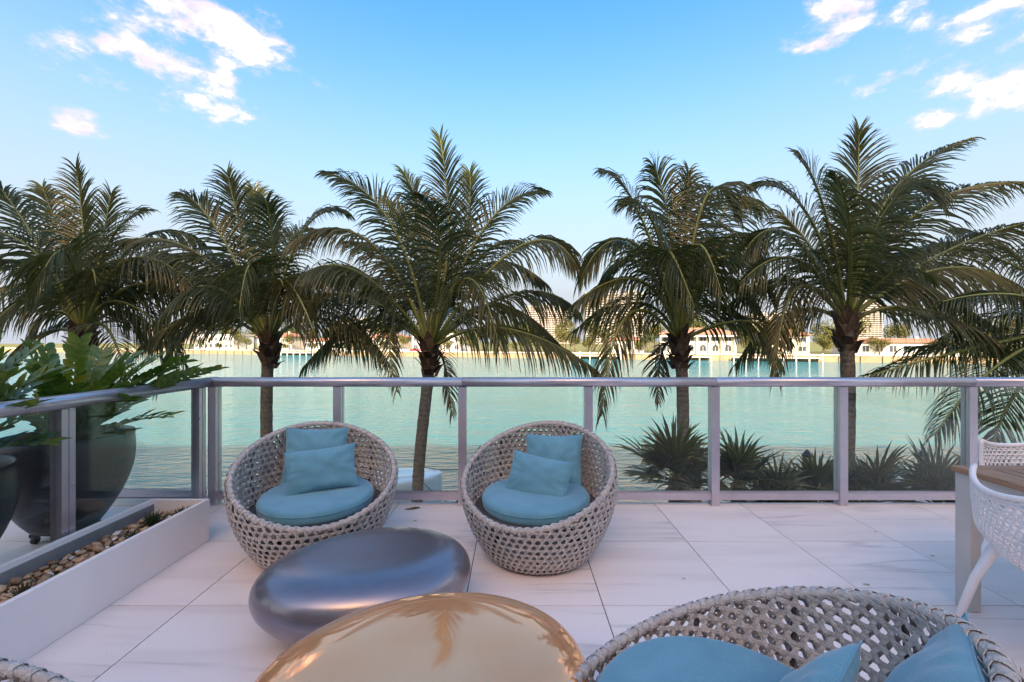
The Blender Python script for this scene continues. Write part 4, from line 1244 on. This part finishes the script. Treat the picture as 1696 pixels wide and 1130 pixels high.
rope((-1.12, 15.14, -2.9), (2.0, 19.5, WZ + .05), .35, 'dark rope running from the capped piling down into the water')

# ------------------------------------------------------------------ far shore
SH = Vector((1, -.33, 0)).normalized(); SN = Vector((.33, 1, 0)).normalized(); S0 = Vector((0, 150, 0))
def sp(s, d, z): return S0 + SH*s + SN*d + Vector((0, 0, z))
FM = Matrix.Translation(S0) @ Matrix.Rotation(math.atan2(SH.y, SH.x), 4, 'Z')
SZ = WZ + 1.7
tag(MB().box(-900, 900, 1.0, 2400, WZ - .4, SZ, FM).build('far_land', M['land']), None, None, kind='structure')
fw = empty('far_seawall', sp(0, 0, WZ)); tag(fw, 'sunlit concrete seawall along the opposite shore', 'wall')
M['far_wall'] = surf('sunlit_seawall', (.28,.20,.11), (.38,.28,.16), .85, scale=.5)
M['far_cap'] = surf('seawall_cap', (.70,.64,.55), (.76,.70,.60), .8, scale=.5)
def inw(o, root):
    o.parent = root; o.matrix_parent_inverse = root.matrix_world.inverted(); return o
bpy.context.view_layer.update()
inw(MB().box(-420, 420, .3, 1.0, WZ - .4, SZ + .05, FM).build('wall', M['far_wall']), fw)
inw(MB().box(-420, 420, .1, 1.25, SZ + .055, SZ + .32, FM).build('cap', M['far_cap']), fw)
for i in range(-36, 36):
    inw(MB().box(i*5.0 - .25, i*5.0 + .25, -.15, .295, WZ - .4, SZ - .1, FM).build('buttress', M['far_wall']), fw)
M['white_wall'] = surf('white_stucco', (.76,.72,.66), (.82,.78,.72), .8, scale=.3)
M['cream_wall'] = surf('cream_stucco', (.66,.56,.42), (.72,.62,.48), .8, scale=.3)
M['roof_tile'] = surf('terracotta_roof', (.34,.15,.085), (.44,.21,.12), .85, scale=1.2, bump=.6, bscale=4)
M['far_window'] = surf('house_window', (.05,.055,.06), (.09,.10,.11), .15, scale=1)
def house(s, d, w_, dep, h, mat, label, floors=2, roof='hip', arches=False):
    root = empty('waterfront_house', sp(s, d, SZ), math.atan2(SH.y, SH.x)); tag(root, label, 'house', 'houses on the opposite shore')
    MB().box(-w_/2, w_/2, 0, dep, .001, h).build('wall', M[mat], root)
    rh = h*.34
    if roof == 'hip':
        e = .7; m = MB()
        m.v += [Vector(p) for p in ((-w_/2-e, -e, h), (w_/2+e, -e, h), (w_/2+e, dep+e, h), (-w_/2-e, dep+e, h), (-w_/2+dep*.45, dep/2, h+rh), (w_/2-dep*.45, dep/2, h+rh),
                                        (-w_/2-e, -e, h+.25), (w_/2+e, -e, h+.25), (w_/2+e, dep+e, h+.25), (-w_/2-e, dep+e, h+.25))]
        m.f += [(0,3,2,1), (0,1,7,6), (1,2,8,7), (2,3,9,8), (3,0,6,9), (6,7,5,4), (7,8,5), (8,9,4,5), (9,6,4)]
        r_ = m.build('roof', M['roof_tile'], root)
        MB().box(w_*.2, w_*.2+.9, dep*.4, dep*.4+.9, h + rh*.3, h + rh*1.25).build('chimney', M[mat], r_)
    else:
        MB().box(-w_/2-.4, w_/2+.4, -.4, dep+.4, h + .001, h+.45).build('roof', M['far_cap'], root)
    nf = max(1, floors); fh = h/nf; nwin = max(3, int(w_/3.2))
    for f in range(nf):
        for i in range(nwin):
            x = -w_/2 + (i + .5)*w_/nwin; z = f*fh + fh*.28; ww = w_/nwin*.25
            m = MB()
            if arches and f == 0:
                pts = [(-ww, 0), (ww, 0), (ww, fh*.35)] + [(ww*math.cos(q*PI/8), fh*.35 + ww*math.sin(q*PI/8)) for q in range(1, 8)] + [(-ww, fh*.35)]
                for yy in (-.06, -.004): m.v += [Vector((x + a, yy, z + b)) for a, b in pts]
                n = len(pts); m.f += [tuple(range(n)), tuple(reversed(range(n, 2*n)))] + [(k, n + k, n + (k+1) % n, (k+1) % n) for k in range(n)]
            else: m.box(x - ww, x + ww, -.06, -.004, z, z + fh*.48)
            wn = m.build('window', M['far_window'], root)
            MB().box(x - ww - .15, x + ww + .15, -.14, -.063, z - .18, z - .02).build('sill', M['far_cap'], wn)
            MB().box(x - .05, x + .05, -.10, -.064, z, z + fh*.46).build('mullion', M['far_cap'], wn)
    if arches:
        for i in range(nwin + 1):
            x = -w_/2 + i*w_/nwin
            MB().lathe([(.28, .001), (.22, .4), (.2, h*.82), (.3, h*.85)], 10, (x, -1.8, 0)).build('column', M['white_wall'], root)
        MB().box(-w_/2 - .3, w_/2 + .3, -2.1, -.15, h*.855, h*.93).build('porch_beam', M['white_wall'], root)
    return root
house(59, 9, 22, 11, 6.4, 'cream_wall', 'cream villa with arched windows and porch columns across the water', 2, 'hip', True)
house(37, 12, 11, 9, 4.4, 'white_wall', 'small white house with terracotta roof next to the arcaded villa', 1)
house(112, 8, 26, 10, 3.7, 'white_wall', 'long low white house with terracotta roof beyond the yellow trees', 1)
house(88, 22, 12, 9, 6.0, 'cream_wall', 'cream house half hidden by yellow trees', 2)
house(-38, 14, 22, 10, 6.6, 'white_wall', 'large plain white house behind the parked cars', 2, 'flat')
house(-62, 12, 16, 10, 5.6, 'cream_wall', 'cream house with hipped roof next to the plain white house', 2)
house(-88, 10, 24, 10, 4.2, 'white_wall', 'long white house with terracotta roof far along the opposite shore', 1)
house(-122, 14, 20, 10, 6.0, 'cream_wall', 'two storey cream house far along the opposite shore', 2)
house(-158, 12, 26, 11, 6.8, 'white_wall', 'wide white flat roofed house at the far end of the shore', 2, 'flat')
# far docks with pilings, one per stretch
def far_dock(s0, s1, label):
    root = empty('far_dock', sp((s0+s1)/2, -2, WZ)); tag(root, label, 'dock', 'docks on the opposite shore')
    bpy.context.view_layer.update()
    inw(MB().box(s0, s1, -2.6, -.2, WZ + .95, WZ + 1.15, FM).build('deck', M['far_cap']), root)
    k = int((s1 - s0)/2.9)
    for i in range(k + 1):
        s = s0 + (s1 - s0)*i/k
        inw(MB().box(s - .15, s + .15, -2.95, -2.62, WZ - .4, WZ + 2.4, FM).build('piling', M['far_cap']), root)
far_dock(46, 62, 'wooden dock with pale pilings in front of the arcaded villa')
far_dock(68, 90, 'wooden dock with pale pilings by the yellow trees')
far_dock(20, 36, 'wooden dock with pale pilings before the small white house')
far_dock(-110, -84, 'wooden dock far along the opposite shore')

# trees on the far shore
M['far_leaf'] = leaf_material('sunlit_far_foliage', (.10,.095,.014), (.14,.13,.018), (.16,.135,.016), .7, .2, .5)
M['far_leaf_green'] = leaf_material('far_green_foliage', (.05,.075,.015), (.10,.12,.022), (.14,.14,.02), .7, .2, .5)
def crown_mesh(seed, mat):
    rg = random.Random(seed); m = MB()
    lobes = [(Vector((rg.uniform(-.55, .55), rg.uniform(-.55, .55), rg.uniform(-.35, .5))), rg.uniform(.32, .55)) for _ in range(9)]
    for i in range(1500):
        c, r_ = rg.choice(lobes)
        d = Vector((rg.gauss(0, 1), rg.gauss(0, 1), rg.gauss(0, 1))).normalized()
        p = c + d*r_*rg.uniform(.72, 1.03); s = rg.uniform(.035, .075)
        a = Vector((rg.gauss(0, 1), rg.gauss(0, 1), rg.gauss(0, 1))).normalized(); b = d.cross(a).normalized(); a = (d*.5 + a).normalized()
        k = len(m.v); m.v += [p - a*s, p + b*s*.7, p + a*s, p - b*s*.7]; m.f.append((k, k+1, k+2, k+3))
    return m.mesh('crown', mat)
CROWN = [crown_mesh(i, M['far_leaf'] if i % 4 else M['far_leaf_green']) for i in range(6)]
BARK = surf('far_bark', (.12,.09,.06), (.2,.15,.1), .9, scale=2)
rg = random.Random(77)
HOUSES = [(59, 'arcaded cream villa'), (37, 'small white house'), (112, 'long low white house'), (88, 'half hidden cream house'), (-38, 'plain white house'), (-62, 'cream hipped house'),
          (-88, 'long white terracotta house'), (-122, 'distant two storey cream house'), (-158, 'wide flat roofed house'), (8, 'open lawn')]
def tree_label(s, d, h, k):
    c, nm = min(HOUSES, key=lambda q: abs(q[0] - s))
    size = 'very tall' if h > 12.5 else 'tall' if h > 9.5 else 'middling' if h > 6.2 else 'low' if h > 4.6 else 'shrub sized'
    tone = 'golden' if k % 4 else 'green'
    return f'{size} {tone} tree ' + ('rising behind the ' if d > 20 else 'at the water edge by the ' if d < 7.5 else 'standing beside the ') + nm
def far_tree(s, d, h, wr, k, label, group='trees on the opposite shore'):
    label = label or tree_label(s, d, h, k); group = 'trees on the opposite shore'
    root = empty('shore_tree', sp(s, d, SZ), rg.uniform(0, 6)); tag(root, label, 'tree', group)
    MB().tube([(0, 0, .001), (.1, 0, h*.3), (0, .1, h*.6)], [.28, .22, .12], 7).build('trunk', BARK, root, True)
    o = obj('crown', CROWN[k], root, (0, 0, h*.62)); o.scale = (wr, wr, h*.46)
far_tree(79, 7, 8.5, 3.6, 1, 'bushy yellow tree just beyond the arcaded villa')
far_tree(84, 10, 10.5, 4.2, 2, 'tall yellow tree in front of the half hidden cream house')
far_tree(93, 6, 7.5, 3.4, 3, 'yellow tree at the near end of the long low house')
far_tree(11, 34, 13.5, 5.0, 5, 'tall golden tree on the open lawn across the water')
far_tree(22, 40, 13.0, 4.6, 1, 'golden tree between the open lawn and the small white house')
for i, (s, d, h) in enumerate([(-170, 30, 10), (-150, 28, 11), (-138, 9, 8), (-132, 32, 11), (-108, 9, 7), (-104, 30, 11), (-96, 34, 10), (-74, 9, 7), (-74, 32, 12), (-52, 30, 11), (-50, 9, 6.5), (-25, 32, 11),
                               (-24, 9, 6), (-4, 34, 12), (1, 10, 6.5), (24, 10, 6), (34, 30, 11), (46, 30, 12), (56, 32, 11), (70, 30, 12), (76, 26, 10), (100, 28, 11), (104, 26, 9), (120, 28, 11), (132, 10, 8), (136, 26, 11), (-186, 12, 9), (-200, 25, 11), (-120, 34, 10), (-40, 34, 11), (-60, 40, 14), (-84, 42, 14), (-112, 44, 14), (-142, 44, 15), (-164, 46, 15), (-190, 46, 15), (-18, 42, 14), (62, 42, 14), (92, 36, 13), (112, 36, 13), (150, 30, 13), (165, 24, 12), (-20, 9, 8), (-10, 14, 9.5), (0, 20, 11), (6, 8, 7.5), (14, 14, 9), (20, 6, 7), (29, 16, 9), (-6, 26, 12), (-30, 6, 5.5), (44, 9, 7), (74, 8, 8)]):
    lab = None
    far_tree(s, d, h, h*.42, (i*5 + 1) % 6, lab, 'tall trees behind the shore houses' if d > 20 else 'small garden trees on the opposite shore')

for i in range(26):
    s_ = -185 + i*13.1 + rg.uniform(-4, 4)
    if -53 < s_ < -34 or 44 < s_ < 72: continue
    h_ = rg.uniform(3.2, 6.0)
    far_tree(s_, rg.uniform(3.5, 6.5), h_, h_*.55, (i*2 + 1) % 6, None, 'waterside trees on the opposite shore')

def car(s, d, mat, label):
    root = empty('parked_car', sp(s, d, SZ), math.atan2(SH.y, SH.x)); tag(root, label, 'car', 'cars parked across the water')
    m = MB(); sec = [(-2.2, .35, .75), (-2.1, .3, .95), (-1.0, .28, 1.0), (1.0, .28, 1.0), (2.0, .3, .85), (2.2, .38, .6)]
    for x, z0, z1 in sec: m.v += [Vector(q) for q in ((x, -.88, z0), (x, .88, z0), (x, .8, z1), (x, -.8, z1))]
    for i in range(5):
        for k in range(4): m.f.append((4*i+k, 4*i+(k+1) % 4, 4*i+4+(k+1) % 4, 4*i+4+k))
    m.f += [(3, 2, 1, 0), (20, 21, 22, 23)]
    m.build('body', mat, root)
    c = MB(); c.v += [Vector(q) for q in ((-1.5, -.78, 1.0), (1.2, -.78, 1.0), (1.2, .78, 1.0), (-1.5, .78, 1.0), (-.9, -.62, 1.5), (.5, -.62, 1.5), (.5, .62, 1.5), (-.9, .62, 1.5))]
    c.f += [(0,1,5,4), (1,2,6,5), (2,3,7,6), (3,0,4,7), (4,5,6,7)]
    c.build('cabin', M['far_window'], root)
    for x in (-1.35, 1.35):
        for y in (-.85, .85): MB().tube([(x, y - .1, .33), (x, y + .1, .33)], .33, 14).build('wheel', M['rubber'], root, True)
M['car_white'] = surf('white_car_paint', (.78,.76,.73), (.8,.78,.75), .25, scale=1)
M['car_red'] = surf('red_car_paint', (.42,.03,.025), (.46,.04,.03), .25, scale=1)
car(-47.0, 5, M['car_white'], 'white car parked before the plain white house across the water')
car(-41.6, 5, M['car_red'], 'red car parked beside the white car across the water')

# apartment towers
M['tower'] = surf('tower_concrete', (.46,.42,.36), (.54,.49,.43), .85, scale=.05)
M['tower_pink'] = surf('tower_pinkish', (.42,.35,.30), (.50,.42,.36), .85, scale=.05)
M['tower_glass'] = surf('tower_window_band', (.10,.10,.10), (.16,.15,.14), .3, scale=.05)
def tower(px0, px1, top_py, Y, dep, floors, mat, label, rot=0):
    x0, x1 = (px0 - CPX)/FPX*Y, (px1 - CPX)/FPX*Y; top = HC - (top_py - CPY)/FPX*Y; w_ = x1 - x0
    root = empty('apartment_tower', ((x0 + x1)/2, Y, SZ), R(rot)); tag(root, label, 'tower', 'apartment towers behind the shore')
    h = top - SZ
    MB().box(-w_/2, w_/2, .8, dep, .001, h).build('core', M[mat], root)
    fh = h/floors
    g = MB(); b = MB()
    for f in range(1, floors):
        z = f*fh
        b.box(-w_/2 - .3, w_/2 + .3, -.9, .79, z, z + fh*.40)
        for i in range(int(w_/4.5)):
            x = -w_/2 + (i + .5)*w_/int(w_/4.5); g.box(x - 1.5, x + 1.5, .62, .796, z + fh*.45, z + fh*.95)
    b.build('balcony_bands', M[mat], root)['kind'] = 'stuff'
    g.build('window_grid', M['tower_glass'], root)['kind'] = 'stuff'
    for k in range(3):
        MB().box(-w_*.35 + k*w_*.3, -w_*.35 + k*w_*.3 + w_*.12, dep*.3, dep*.6, h + .001, h + fh*1.0).build('roof_block', M[mat], root)
tower(970, 1066, 484, 560, 22, 22, 'tower', 'wide grey apartment tower with long balcony rows behind the far trees')
tower(872, 944, 506, 640, 22, 18, 'tower_pink', 'lower pinkish apartment tower next to the wide grey tower')
tower(1418, 1462, 500, 520, 20, 20, 'tower_pink', 'slim pinkish apartment tower seen past the tallest coconut palm')
tower(1236, 1300, 520, 700, 20, 16, 'tower', 'distant grey apartment tower behind the arcaded villa')
tower(560, 612, 528, 760, 20, 15, 'tower', 'far grey apartment tower beyond the plain white house')
tower(250, 330, 535, 760, 20, 14, 'tower_pink', 'far pinkish apartment tower at the far end of the shore')
